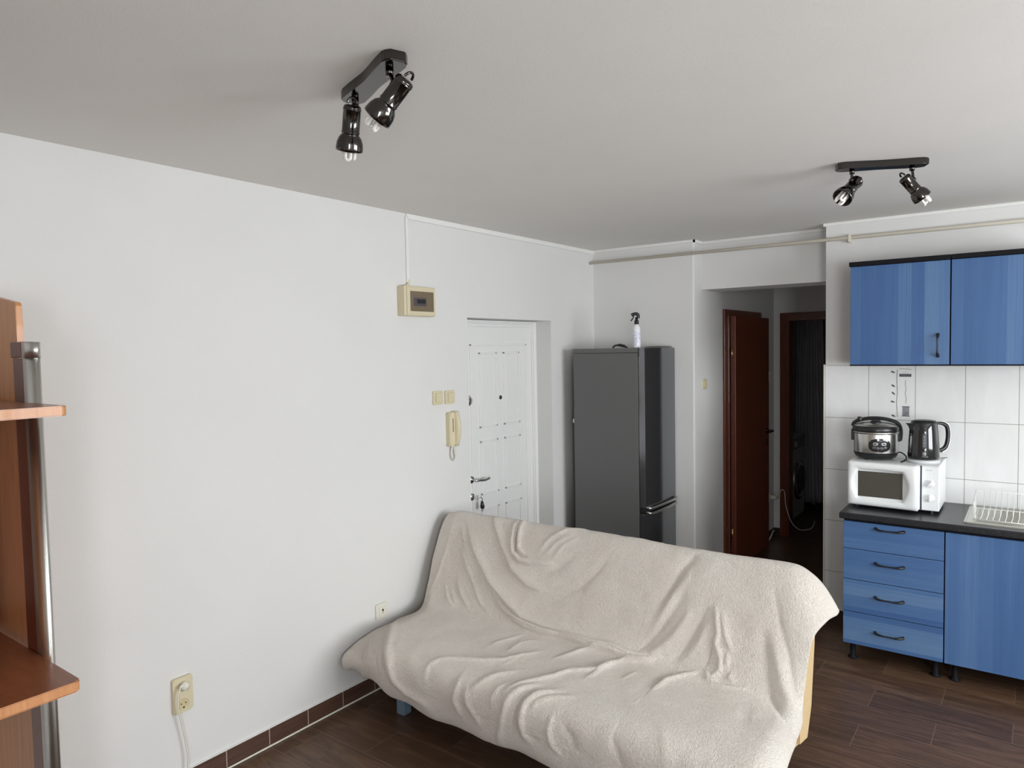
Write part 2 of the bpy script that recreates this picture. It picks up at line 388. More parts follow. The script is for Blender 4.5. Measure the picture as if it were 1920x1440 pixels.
def switch(y0, y1, z0, z1, lab, X=XL, mat='cream'):
    cy, cz = (y0+y1)/2, (z0+z1)/2; s = thing('light_switch', lab, 'light switch', (X,cy,z0), 0, None); w, h = y1-y0, z1-z0
    b = prism(B(), rrect(w, h, .008), (X,cy,cz), (0,1,0), (0,0,1), .009, .003); obj('switch_plate', b, M[mat], s)
    b = prism(B(), rrect(w*.68, h*.70, .003), (X+.008,cy+w*.06,cz), (0,1,0), (0,0,1), .0016, .0004); obj('rocker_gap_shade', b, M['cream_dark'], s)  # darker plate imitating the shadow in the gap round the rocker
    b = prism(B(), rrect(w*.60, h*.62, .002), (X+.008,cy+w*.06,cz), (0,1,0), (0,0,1), .006, .0012); obj('rocker', b, M[mat], s); return s
switch(3.003,3.089,1.487,1.569,'cream light switch on the left wall, farther from the entrance door')
switch(3.108,3.192,1.484,1.566,'cream light switch on the left wall, nearer the entrance door')
e = thing('intercom_handset', 'cream intercom handset hanging below the two light switches', 'intercom', (XL,3.16,1.23))
b = prism(B(), rrect(.052, .205, .014, cx=3.142, cy=1.334), (XL,0,0), (0,1,0), (0,0,1), .03, .006); obj('cradle', b, M['cream'], e)
b = B(); N = 14; prev = None
for i in range(N+1):
    t = i/N; z = 1.232+.208*t; dep = .045+.020*math.sin(math.pi*t); w = .030*(.80+.2*math.sin(math.pi*t))
    y0 = 3.163; ringv = [bm_ for bm_ in (b.verts.new((XL,y0,z)), b.verts.new((XL+dep,y0,z)), b.verts.new((XL+dep,y0+w*.6,z)), b.verts.new((XL+dep*.75,y0+w+.006,z)), b.verts.new((XL,y0+w+.008,z)))]
    if prev:
        for j in range(5): b.faces.new((prev[j],prev[(j+1)%5],ringv[(j+1)%5],ringv[j]))
    else: b.faces.new(ringv[::-1])
    prev = ringv
b.faces.new(prev); obj('handset', b, M['cream'], e, smooth=True)
b = bx(XL+.030, XL+.0315, 3.146, 3.150, 1.318, 1.398); obj('finger_slot', b, M['black'], e)
b = B()
for k_ in range(2):
    o_ = .004*k_
    tube(b, [(XL+.015,3.150+o_*2,1.235),(XL+.014,3.143+o_,1.19),(XL+.014,3.15+o_,1.158),(XL+.014,3.172-o_,1.145),(XL+.014,3.184-o_,1.165),(XL+.015,3.176-o_,1.20),(XL+.018,3.168-o_,1.235)], .0035, 6)
obj('cord', b, M['offwhite'], e, smooth=True)
# sockets
e = thing('wall_socket', 'cream double wall socket low on the left wall with a plug in its upper half', 'socket', (XL,1.459,.335))
b = prism(B(), rrect(.084, .148, .010), (XL,1.459,.408), (0,1,0), (0,0,1), .014, .004); obj('socket_plate', b, M['cream'], e)
for cz in (.372,.444):
    b = B(); lathe(b, [(.0205,.0),(.0225,.0),(.0225,.0035),(.0205,.0035),(.0205,.0)], (XL+.0135,1.459,cz), (1,0,0), 28)
    s = obj('socket_outlet', b, M['cream'], e, smooth=True)
    b = B(); cyl(b, (XL+.0135,1.459,cz), (XL+.0146,1.459,cz), .0206, 24); obj('socket_well', b, M['cream_dark'], s)
    for sy in (-.0095,.0095):
        b = B(); cyl(b, (XL+.0145,1.459+sy,cz), (XL+.0150,1.459+sy,cz), .0028, 10); obj('pin_hole', b, M['black'], s)
    obj('earth_contact', bx(XL+.0145,XL+.016,1.456,1.462,cz-.0205,cz-.013), M['black'], s)
e = thing('power_plug', 'pale round plug in the upper half of the double wall socket with a long cord', 'plug', (XL+.016,1.459,.444))
b = B(); lathe(b, [(0,0),(.0185,0),(.0185,.012),(.015,.026),(0,.028)], (XL+.012,1.462,.446), (1,0,0), 20)
tube(b, [(XL+.030,1.458,.452),(XL+.036,1.446,.457),(XL+.035,1.436,.452)], .006, 8); obj('plug_body', b, M['offwhite'], e, smooth=True)
b = B(); tube(b, [(XL+.036,1.437,.452),(XL+.038,1.426,.42),(XL+.036,1.425,.37),(XL+.032,1.438,.30),(XL+.03,1.452,.22),(XL+.03,1.46,.14),(XL+.028,1.455,.09),(XL+.025,1.44,.03),(XL+.03,1.45,.008)], .0035, 8); obj('cord', b, M['offwhite'], e, smooth=True)
b = B(); tube(b, [(XL+.016,1.0+i*.2+ (.0 if i%2 else .02),.005) for i in range(12)], .0045, 8); setp(obj('floor_cable', b, M['offwhite'], smooth=True), 'off-white cable laid along the foot of the left skirting', 'cable')
e = thing('aerial_socket', 'small off-white aerial socket on the left wall beside the sofa', 'socket', (XL,2.56,.366))
b = prism(B(), rrect(.078, .082, .008), (XL,2.56,.414), (0,1,0), (0,0,1), .010, .003); obj('socket_plate', b, M['offwhite'], e)
b = prism(B(), rrect(.045, .048, .006), (XL+.009,2.564,.414), (0,1,0), (0,0,1), .004, .001); obj('centre_plate', b, M['offwhite'], e)
b = B(); lathe(b, [(0,.0),(.006,0),(.006,.003),(0,.003)], (XL+.012,2.566,.418), (1,0,0), 16); box(b, XL+.012, XL+.014, 2.564,2.568, .402,.409); obj('jack', b, M['black'], e)
b = B(); tube(b, [(XL+.008,2.353,.205),(XL+.010,2.348,.190),(XL+.010,2.360,.186),(XL+.008,2.364,.198)], .0018, 6)
setp(obj('wall_hook', b, M['offwhite'], smooth=True), 'tiny wire hook on the left wall just under the blanket corner', 'hook')
# ------------------------------------------------------------------ passage: doors, socket, bathroom things
d = thing('door_2', 'red-brown door slightly ajar on the left side of the passage', 'door', (XC,5.9,0)); d['kind'] = 'structure'
b = B()
for a in ((5.455,5.545,0,2.088),(6.285,6.375,0,2.088),(5.545,6.285,2.015,2.088)): box(b, XC, XC+.018, *a, .003)
box(b, XC+.004, XC+.028, 5.518, 5.540, 0, 2.04, .003)
obj('door_frame', b, M['mahog'], d)
tf = Matrix.Translation((XC+.03,5.552,0)) @ Matrix.Rotation(R(-2.0),4,'Z')
b = bx(-.002, .040, 0, .775, .012, 2.035, .003); b.transform(tf); obj('door_leaf', b, M['mahog'], d)
for z0, z1 in ((1.70,1.78),(.25,.33)):
    b = B(); cyl(b, (XC+.040,5.548,z0), (XC+.040,5.548,z1), .008, 12); obj('hinge', b, M['brass'], d, smooth=True)
b = B(); lathe(b, [(0,0),(.026,0),(.024,.008),(0,.008)], (.040,.715,1.055), (1,0,0), 20); tube(b, [(.045,.715,1.055),(.09,.715,1.055),(.097,.70,1.055),(.098,.60,1.052)], .009, 8)
b.transform(tf); obj('door_handle', b, M['gun'], d, smooth=True)
b = B(); lathe(b, [(0,0),(.022,0),(.020,.007),(0,.007)], (.040,.715,.955), (1,0,0), 20); b.transform(tf); obj('lock_plate', b, M['gun'], d, smooth=True)
d = thing('door_3', 'dark open doorway with red-brown frame at the end of the passage', 'door', (-1.53,YH,0)); d['kind'] = 'structure'
b = B()
for a in ((-1.93,-1.85,0,2.095),(-1.21,-1.13,0,2.095),(-1.85,-1.21,2.02,2.095)): box(b, a[0],a[1], YH-.018, YH+.11, a[2],a[3], .003)
obj('door_frame', b, M['mahog'], d)
switch(5.03,5.10,1.48,1.56,'cream light switch at the mouth of the dark passage', XC, 'cream')
e = thing('wall_thermostat', 'small pale oval fitting high on the dim passage wall beyond the red-brown door', 'wall fitting', (XC,6.63,1.46))
b = prism(B(), rrect(.07,.10,.03), (XC,6.63,1.51), (0,1,0), (0,0,1), .02, .005); obj('casing', b, M['offwhite'], e)
e = thing('wall_socket', 'white socket with a plugged-in adapter low in the dim passage', 'socket', (XC,6.66,.34))
b = prism(B(), rrect(.08,.08,.01), (XC,6.66,.385), (0,1,0), (0,0,1), .012, .003); obj('socket_plate', b, M['offwhite'], e)
b = B(); lathe(b, [(0,0),(.026,0),(.026,.04),(.018,.055),(0,.055)], (XC+.012,6.66,.385), (1,0,0), 20); obj('plug', b, M['offwhite'], e, smooth=True)
b = B(); tube(b, [(XC+.06,6.66,.385),(XC+.08,6.70,.38),(XC+.07,6.76,.43),(XC+.10,6.785,.43),(-1.87,6.76,.30),(-1.82,6.75,.16),(-1.76,6.77,.09),(-1.70,6.80,.085),(-1.66,6.85,.10),(-1.66,6.95,.14)], .004, 6); obj('cord', b, M['offwhite'], e, smooth=True)
b = B(); tube(b, [(XC+.02,6.56,.0),(XC+.03,6.60,.03),(XC+.03,6.66,.06),(XC+.025,6.72,.06)], .007, 6)
setp(obj('water_pipe', b, M['offwhite'], smooth=True), 'short white pipe along the foot of the dim passage wall', 'pipe')
wmch = thing('washing_machine', 'white front loading washing machine standing inside the dark bathroom', 'washing machine', (-2.25,7.6,0))
obj('cabinet', bx(-2.55,-1.99,7.30,7.90,.01,.85,.01), M['wmwhite'], wmch)
b = B(); lathe(b, [(.13,.0),(.20,.0),(.205,.012),(.20,.035),(.17,.045),(.15,.035),(.14,.02)], (-1.99,7.6,.40), (1,0,0), 40); dr = obj('porthole_ring', b, M['chrome'], wmch, smooth=True)
b = B(); lathe(b, [(.15,.03),(.12,.045),(.06,.03),(0,.025)], (-1.99,7.6,.40), (1,0,0), 32); obj('porthole', b, M['glass_grey'], wmch, smooth=True)
obj('control_panel', bx(-1.99,-1.985,7.31,7.89,.72,.84,.002), newmat('panel_grey', srgb(170,172,175), .4), wmch)
b = B(); cyl(b, (-1.985,7.5,.78), (-1.96,7.5,.78), .03, 20); obj('dial', b, M['offwhite'], wmch, smooth=True)
def drape(x0, x1, y, z0, z1, amp, waves, flare=0):
    b = B(); nx, nz = 60, 30; g = []
    for i in range(nx+1):
        r_ = []
        for j in range(nz+1):
            t, s = i/nx, j/nz; fl = flare*(1-s)
            x = x0+(x1-x0)*t + fl*(t-.3); yy = y+amp*(.5+.5*(1-s))*math.sin(2*math.pi*waves*t+.6*math.sin(3*s))
            r_.append(b.verts.new((x, yy, z0+(z1-z0)*s+.02*math.sin(9*t)*(1-s))))
        g.append(r_)
    for i in range(nx):
        for j in range(nz): b.faces.new((g[i][j],g[i+1][j],g[i+1][j+1],g[i][j+1]))
    return b
def thick(o, t): md = o.modifiers.new('thickness','SOLIDIFY'); md.thickness = t; md.offset = 0
o = obj('shower_curtain', drape(-2.12,-1.86,8.1,.07,2.15,.035,5,.12), newmat('curtain_cloth', srgb(206,208,212), .7), smooth=True); thick(o,.002)
setp(o, 'pale hanging shower curtain seen through the dark bathroom doorway', 'shower curtain')
b = B(); cyl(b, (-2.6,8.1,2.17), (XK,8.1,2.17), .012, 12); setp(obj('curtain_rail', b, M['chrome'], smooth=True), 'straight rail carrying the shower curtain in the dark bathroom', 'curtain rail')

# ------------------------------------------------------------------ heating pipe
b = B(); cyl(b, (XL,4.822,2.462), (XR_-.02,4.822,2.450), .0115, 14); p = obj('ceiling_pipe', b, M['pipe'], smooth=True)
setp(p, 'thin cream pipe running under the ceiling along the kitchen wall', 'pipe')
b = B(); cyl(b, (-.95,4.846,2.453), (-.95,4.815,2.453), .016, 14); box(b, -.958,-.942,4.806,4.846,2.428,2.478,.003); W[p.name] = Matrix.Translation(p.location); obj('pipe_clip', b, M['pipe'], p)

# ------------------------------------------------------------------ refrigerator
FX0, FX1, FY0, FY1, FZ = -2.70, -2.185, 4.372, 4.865, 1.797
fr = thing('refrigerator', 'tall dark grey fridge freezer in the corner behind the sofa', 'refrigerator', ((FX0+FX1)/2,4.62,0))
obj('cabinet', bx(FX0,FX1,FY0,FY1,.02,FZ-.033,.003), M['fridge_side'], fr)
obj('top_panel', bx(FX0-.001,FX1+.004,FY0-.002,FY1,FZ-.032,FZ,.004), M['fridge_side'], fr)
obj('back_clip', bx(FX0-.012,FX0,FY0+.005,FY0+.02,1.26,1.29,.002), M['offwhite'], fr)
for z0, z1, nm in ((.70,FZ-.002,'fridge_door'),(.06,.660,'freezer_door')):
    b = prism(B(), [(FY0,0)]+[(FY0+ (FY1-FY0)*t, .012*math.sin(math.pi*t)+.045) for t in [i/14 for i in range(15)]]+[(FY1,0)], (FX1+.006,0,z0), (0,1,0), (1,0,0), -(z1-z0), .004)
    dd = obj(nm, b, M['fridge_front'], fr)
    h0 = (.702,.688) if nm == 'fridge_door' else (.668,.652)
    b = B()
    # curved grip along the meeting edge of the doors
    za, zb = h0
    pts = [(FX1+.045,FY0+.03,za),(FX1+.072,FY0+.055,(za+zb)/2),(FX1+.085,(FY0+FY1)/2,(za+zb)/2),(FX1+.075,FY1-.05,(za+zb)/2),(FX1+.05,FY1-.02,za)]
    tube(b, pts, .0085, 8); obj('door_handle', b, M['satin'], dd, smooth=True)
b = bx(FX1, FX1+.05, FY0+.002, FY1-.002, .664, .696, .003); obj('hinge_strip', b, M['black'], fr)
b = bx(FX1+.001, FX1+.012, FY0-.0025, FY0+.01, 1.74, FZ+.001, .002); obj('hinge_cover', b, M['black'], fr)
b = B(); lathe(b, [(.10,.0),(.10,.004),(.085,.010),(0,.012)], (-2.215,4.76,FZ), (0,0,1), 32); 
setp(obj('lid', b, M['fridge_side'], smooth=True), 'flat dark disc lying on the front end of the fridge top', 'lid')
s = thing('trigger_spray_bottle', 'white labelled spray bottle with black trigger on top of the fridge', 'spray bottle', (-2.245,4.46,FZ))
cx, cy = -2.235, 4.46
b = B(); lathe(b, [(0,0),(.024,0),(.0265,.003),(.0265,.125),(.024,.142),(.014,.158),(.0125,.168),(0,.168)], (cx,cy,FZ), (0,0,1), 28); obj('bottle', b, newmat('milky_plastic', srgb(236,236,240), .3), s, smooth=True)
b = B(); lathe(b, [(.0269,.010),(.0269,.122)], (cx,cy,FZ), (0,0,1), 28)
m = newmat('printed_label', (1,1,1), .4); v = coords(m, (60,60,120)); vo = nd(m,'ShaderNodeTexVoronoi', feature='F1', distance='CHEBYCHEV'); lk(m, v, vo.inputs['Vector']); vo.inputs['Scale'].default_value = 1.3
lk(m, ramp(m, vo.outputs['Distance'], [(.0,srgb(60,70,150)),(.22,srgb(120,120,190)),(.28,srgb(236,236,244))]), bsdf(m).inputs['Base Color'])
obj('label', b, m, s, smooth=True)
b = B(); lathe(b, [(0,0),(.0155,0),(.0155,.024),(.010,.030),(.009,.05),(0,.05)], (cx,cy,FZ+.164), (0,0,1), 18)
u = Vector((-.80,-.60,0)); P_ = lambda a, z: tuple(Vector((cx,cy,FZ))+u*a+Vector((0,0,z)))
tube(b, [P_(-.012,.205),(P_(-.010,.228)),P_(.004,.236),P_(.024,.232),P_(.034,.226)], .0115, 10)
tube(b, [P_(.020,.226),P_(.022,.212),P_(.030,.197),P_(.040,.188)], .005, 8)
obj('trigger_head', b, M['black'], s, smooth=True)
b = B(); tube(b, [(-2.40,4.42,FZ+.004),(-2.385,4.42,FZ+.018),(-2.35,4.43,FZ+.022),(-2.315,4.44,FZ+.010),(-2.30,4.445,FZ+.005)], .006, 8)
tube(b, [(-2.36,4.43,FZ+.022),(-2.34,4.43,FZ+.020),(-2.315,4.44,FZ+.012)], .010, 8)
setp(obj('black_strap', b, M['black'], smooth=True), 'small black curved strap lying on the fridge top left of the spray bottle', 'strap')

# ------------------------------------------------------------------ kitchen units
def pull(p0, p1, out, parent, mat='black'):
    """bow handle with flared feet from p0 to p1"""
    p0, p1, out = Vector(p0), Vector(p1), Vector(out); d_ = (p1-p0); b = B()
    pts = [p0+out*.1, p0+out*.75+d_*.08, p0+out*1.0+d_*.28, p0+out*.98+d_*.5, p0+out*1.0+d_*.72, p0+out*.75+d_*.92, p1+out*.1]
    tube(b, pts, .0042, 8)
    for q, s_ in ((p0,1),(p1,-1)):
        lathe(b, [(0,0),(.0085,0),(.0085,.004),(.004,.016),(0,.018)], q, out, 14)
        tube(b, [q+out*.35+d_*.02*s_, q+out*.85+d_*.14*s_, q+out*.97+d_*.30*s_], .006, 8, radii=(.0085,.0045))
    return obj('door_handle' if abs(d_.z) > .01 else 'drawer_handle', b, M[mat], parent, smooth=True)
CY = 4.29
cabn = thing('base_cabinet', 'blue wood-look base cabinet with four drawers at the left end of the kitchen run', 'base cabinet', (-.62,4.56,0), 0, None)
obj('carcass', bx(-.868,-.378,CY,4.835,.108,.806,.001), M['blackmatt'], cabn)
for z0, z1 in ((.652,.805),(.478,.6485),(.2935,.4745),(.108,.290)):
    f_ = obj('drawer_front', bx(-.867,-.380,CY-.018,CY,z0,z1,.0012), M['blue_h'], cabn)
    zc = {.652:.780,.478:.586,.2935:.396,.108:.198}[z0]; pull((-.702,CY-.018,zc),(-.566,CY-.018,zc),(0,-.026,-.004),f_)
for x, y in ((-.83,4.35),(-.42,4.35),(-.83,4.78),(-.42,4.78)):
    b = B(); lathe(b, [(0,0),(.026,0),(.026,.006),(.015,.012),(.015,.10),(.022,.108),(0,.108)], (x,y,0), (0,0,1), 18); obj('leg', b, M['blackmatt'], cabn, smooth=True)
cabn = thing('base_cabinet', 'blue wood-look sink cabinet right of the four drawers, cut by the picture edge', 'base cabinet', (.03,4.56,0))
obj('carcass', bx(-.374,.428,CY,4.835,.108,.806,.001), M['blackmatt'], cabn)
for x0, x1 in ((-.374,.026),(.029,.428)):
    f_ = obj('door', bx(x0,x1,CY-.018,CY,.108,.805,.0012), M['blue_v'], cabn)
for x, y in ((-.33,4.35),(.38,4.35),(-.33,4.78),(.38,4.78)):
    b = B(); lathe(b, [(0,0),(.026,0),(.026,.006),(.015,.012),(.015,.10),(.022,.108),(0,.108)], (x,y,0), (0,0,1), 18); obj('leg', b, M['blackmatt'], cabn, smooth=True)
b = bx(-.886,1.0,4.248,4.836,.820,.856,.006,3)
wt = setp(obj('worktop', b, M['worktop']), 'black speckled worktop lying over the blue base cabinets', 'worktop'); W[wt.name] = Matrix.Translation(wt.location)
obj('support_rail', bx(-.868,.428,CY+.005,4.83,.806,.820), M['blackmatt'], wt)
def wall_unit(x0, x1, lab, hx):
    c_ = thing('wall_cabinet', lab, 'wall cabinet', ((x0+x1)/2,4.69,1.668))
    obj('carcass', bx(x0,x1,4.548,4.836,1.668,2.248,.001), M['blackmatt'], c_)
    f_ = obj('door', bx(x0+.003,x1-.003,4.530,4.548,1.676,2.246,.0012), M['blue_v'], c_)
    obj('bottom_edge', bx(x0,x1,4.534,4.548,1.668,1.6755), M['blackmatt'], c_)
    obj('cornice', bx(x0-(.004 if hx<-.4 else 0),x1,4.520,4.836,2.248,2.274,.003), M['blackmatt'], c_)
    pull((hx,4.530,1.722),(hx,4.530,1.842),(0,-.026,0),f_)
wall_unit(-.890,-.386,'blue wood-look wall cabinet at the left end, whole door in view','%s' and -.442)
wall_unit(-.385,.120,'blue wood-look wall cabinet next to the leftmost one, cut by the picture edge',.065)
# decal on the tiles
DY = YK-.0102
e = thing('tile_decal', 'grey printed motif of leaves, wavy lines and a small patterned block on a wall tile', 'tile decoration', (-.65,DY,1.35))
def flat(pts_, w, mat, name, lab=None):
    b = B(); P = spline([(x,0,z) for x,z in pts_], 5)
    for a, c in zip(P, P[1:]):
        t = (c-a).normalized(); n_ = Vector((-t.z,0,t.x))*w/2
        b.faces.new([b.verts.new((q.x,DY-.0004,q.z)) for q in (a-n_,c-n_,c+n_,a+n_)])
    o = obj(name, b, mat, e); thick(o,.0004); return o
gm = newmat('print_grey', srgb(150,150,142), .3); dm = newmat('print_dark', srgb(78,76,84), .3)
flat([(-.683,1.638),(-.685,1.57),(-.682,1.50),(-.686,1.44),(-.683,1.39),(-.680,1.349)], .004, gm, 'stem')
flat([(-.638,1.574),(-.640,1.545),(-.635,1.52),(-.640,1.49),(-.634,1.465),(-.637,1.432)], .003, gm, 'wavy_line')
flat([(-.672,1.641),(-.640,1.641),(-.606,1.637)], .003, gm, 'top_line')
b = B()
for x, z, a in ((-.706,1.622,-20),(-.704,1.538,-35),(-.703,1.492,-45),(-.706,1.441,-18),(-.702,1.355,-22)):
    P = [(math.cos(t)*.012, math.sin(t)*.0045*(1-.3*math.cos(t))) for t in [i*math.pi/8 for i in range(16)]]
    b.faces.new([b.verts.new((x+u*math.cos(R(a))-w*math.sin(R(a)), DY-.0006, z+u*math.sin(R(a))+w*math.cos(R(a)))) for u,w in P])
o = obj('leaves', b, dm, e); thick(o,.0004)
b = B(); box(b, -.672,-.608, DY-.0008, DY-.0002, 1.594,1.611); obj('dark_band', b, dm, e)
b = B()
for i in range(6): 
    x = -.662+i*.008; box(b, x, x+.005, DY-.0011, DY-.0007, 1.601+.002*(i%2), 1.603+.002*(i%2))
P = [(-.655,1.612),(-.648,1.618),(-.640,1.620),(-.632,1.616),(-.626,1.612)]
for q, r_ in zip(P,P[1:]): b.faces.new([b.verts.new((x,DY-.0008,z)) for x,z in (q,r_,(r_[0],r_[1]+.0015),(q[0],q[1]+.0015))])
obj('band_ornament', b, gm, e)
mp = newmat('print_pattern', (1,1,1), .3); nn = noise(mp, coords(mp), 60, 2, .5, 1.5); lk(mp, ramp(mp, nn, [(.3,srgb(112,112,118)),(.7,srgb(150,151,156))]), bsdf(mp).inputs['Base Color'])
b = B(); box(b, -.654,-.618, DY-.0008, DY-.0002, 1.357,1.411); obj('patterned_block', b, mp, e)
for z in (1.354,1.411): obj('block_edge', box(B(), -.657,-.615, DY-.0010, DY-.0002, z, z+.004), dm, e)

# ------------------------------------------------------------------ microwave
mw = thing('microwave_oven', 'white microwave oven with two dials on the left of the worktop', 'microwave oven', (-.65,4.62,.856), 0)
x0, x1, y0, y1, z0, z1 = -.876, -.421, 4.452, 4.79, .872, 1.122
obj('casing', bx(x0,x1,y0,y1,z0,z1,.006), M['wmwhite'], mw)
for x in (x0+.04,x1-.04):
    for y in (y0+.03,y1-.04):
        b = B(); cyl(b, (x,y,.856), (x,y,z0+.002), .012, 12); obj('foot', b, M['black'], mw)
# bulging door with a recessed window: grid with curved front, window pocket
xd = -.512
b = B(); nx, nz = 36, 24; g = []
wx0, wx1, wz0, wz1 = x0+.055, xd-.082, z0+.052, z1-.052
def dsurf(x, z):
    t = (x-x0)/(xd-x0); s = (z-z0)/(z1-z0)
    return y0-.030-.026*math.sin(math.pi*min(max(t,0),1))**.8*0-.024*t-.006*math.sin(math.pi*s)
xs = sorted([x0+(xd-x0)*i/nx for i in range(nx+1)]+[]); 
def inwin(x,z):
    bx_ = wx0 - .018*((z-(z0+z1)/2)/((z1-z0)/2))**2*-1
    return None
outer = rrect(xd-x0, z1-z0, .010, 4, (x0+xd)/2, (z0+z1)/2)
# barrel shaped inner opening
N = 24
inner = []
for i in range(N): t = i/N; inner.append((wx1+.0+(.030)*math.sin(math.pi*t), wz0-.012+(wz1-wz0+.024)*t))
for i in range(N): t = i/N; inner.append((wx1+(wx0-wx1)*t, wz1+.012+.002*math.sin(math.pi*t)))
for i in range(N): t = i/N; inner.append((wx0-(.028)*math.sin(math.pi*t), wz1+.012-(wz1-wz0+.024)*t))
for i in range(N): t = i/N; inner.append((wx0+(wx1-wx0)*t, wz0-.012-.002*math.sin(math.pi*t)))
def radial(p, c, poly_fn): pass
cxm, czm = (wx0+wx1)/2, (wz0+wz1)/2
def outpt(x,z):
    # ray from the window centre through (x,z) to the door outline rectangle
    dx, dz = x-cxm, z-czm; k_ = 1e9
    if dx > 1e-9: k_ = min(k_, (xd-cxm)/dx)
    if dx < -1e-9: k_ = min(k_, (x0-cxm)/dx)
    if dz > 1e-9: k_ = min(k_, (z1-czm)/dz)
    if dz < -1e-9: k_ = min(k_, (z0-czm)/dz)
    return cxm+dx*k_, czm+dz*k_
win = []
for i,(x,z) in enumerate(inner): win.append((min(max(x,wx0),wx1), min(max(z,wz0),wz1)))
rings = []
def rr_(fn): rings.append([b.verts.new(fn(i)) for i in range(len(inner))])
rr_(lambda i: (*[outpt(*inner[i])[0]], y0-.001, outpt(*inner[i])[1]))
rr_(lambda i: (outpt(*inner[i])[0], dsurf(*outpt(*inner[i]))+.008, outpt(*inner[i])[1]))
def lerp2(i, t): o_ = outpt(*inner[i]); return (o_[0]+(inner[i][0]-o_[0])*t, o_[1]+(inner[i][1]-o_[1])*t)
for t in (.05,.2,.5,.8,.95): rr_(lambda i, t=t: (lerp2(i,t)[0], dsurf(*lerp2(i,t))-(.006*math.sin(math.pi*t)) + (.004 if t<.1 else 0), lerp2(i,t)[1]))
rr_(lambda i: (inner[i][0], dsurf(*inner[i])+.004, inner[i][1]))
rr_(lambda i: (win[i][0], y0-.032, win[i][1]))
for a, c in zip(rings, rings[1:]):
    for i in range(len(inner)):
        j = (i+1) % len(inner)
        try: b.faces.new((a[i],a[j],c[j],c[i]))
        except ValueError: pass
dr = obj('oven_door', b, M['wmwhite'], mw, smooth=True)
obj('door_window', bx(wx0-.004,wx1+.004,y0-.031,y0-.028,wz0-.004,wz1+.004), M['door_dark'], dr)
obj('door_gap', bx(xd,xd+.006,y0-.002,y0+.01,z0+.004,z1-.002), newmat('dark_blue_gap', srgb(40,50,72), .5), mw)
cp = obj('control_panel', bx(xd+.008,x1-.001,y0-.010,y0+.002,z0+.003,z1-.003,.003), M['wmwhite'], mw)
tickm = newmat('faint_grey_print', srgb(178,182,186), .5)
for zc, ang in ((1.025,-35),(.945,0)):
    kc = (xd+x1)/2+.003
    b = B(); lathe(b, [(0,0),(.0215,0),(.021,.004),(.019,.008),(0,.008)], (kc,y0-.010,zc), (0,-1,0), 28)
    bb = bx(-.0048,.0048,-.024,-.008,-.019,.019,.002); bb.transform(Matrix.Translation((kc,y0-.010,zc)) @ Matrix.Rotation(R(-ang),4,'Y')); me_ = bpy.data.meshes.new('t'); bb.to_mesh(me_); b.from_mesh(me_); bpy.data.meshes.remove(me_); bb.free()
    obj('dial', b, M['wmwhite'], cp, smooth=True)
    b = B()
    for i in range(11):
        a = R(-140+28*i); p = Vector((kc+.030*math.sin(a), y0-.0102, zc+.030*math.cos(a))); box(b, p.x-.0016,p.x+.0016,p.y-.0004,p.y,p.z-.0010,p.z+.0010)
    obj('dial_marks', b, tickm, cp)
b = B()
for i in range(5): box(b, xd+.028+i*.0058, xd+.032+i*.0058, y0-.0104, y0-.0098, 1.096, 1.100)
obj('maker_mark', b, tickm, cp)

# ------------------------------------------------------------------ rice cooker
def facing(x, y): return math.atan2(-x, y)+0.0
ck = thing('rice_cooker', 'round steel and black rice cooker on top of the microwave', 'rice cooker', (-.760,4.60,1.122), R(9))
L_ = dict(local=True)
b = B(); lathe(b, [(0,.008),(.095,.008),(.108,.014),(.117,.034),(.1185,.045)], (0,0,0), (0,0,1), 48); obj('base', b, M['black'], ck, smooth=True, **L_)
b = B(); lathe(b, [(.1185,.044),(.119,.046),(.119,.150),(.1185,.152)], (0,0,0), (0,0,1), 64); obj('body', b, M['steel'], ck, smooth=True, **L_)
b = B(); lathe(b, [(.1185,.150),(.122,.154),(.124,.160),(.1235,.163)], (0,0,0), (0,0,1), 48); obj('rim', b, M['satin'], ck, smooth=True, **L_)
b = B(); lathe(b, [(.1235,.162),(.1255,.166),(.1245,.188),(.118,.196)], (0,0,0), (0,0,1), 48); obj('lid_band', b, M['black'], ck, smooth=True, **L_)
b = B(); lathe(b, [(.1185,.195),(.10,.205),(.07,.214),(.03,.219),(0,.220)], (0,0,0), (0,0,1), 48); ld = obj('lid', b, M['satin'], ck, smooth=True, **L_)
b = B(); lathe(b, [(.03,.0),(.03,.008),(.022,.016),(0,.018)], (.0,-.045,.213), (0,-.15,1), 24); obj('steam_vent', b, M['black'], ld, smooth=True, **L_)
b = B(); tube(b, [(-.122,.0,.188),(-.108,-.0,.214),(-.055,-.0,.232),(0,-.0,.237),(.055,0,.232),(.108,0,.214),(.127,0,.186),(.130,0,.15),(.126,0,.11)], .011, 10); box(b, -.098,-.072,-.014,.014,.216,.244,.005)
obj('carry_handle', b, M['black'], ck, smooth=True, **L_)
for sx in (-1,1):
    b = bx(sx*.118-.012, sx*.118+.012, -.022, .022, .105, .172, .006); obj('side_bracket', b, M['black'], ck, **L_)
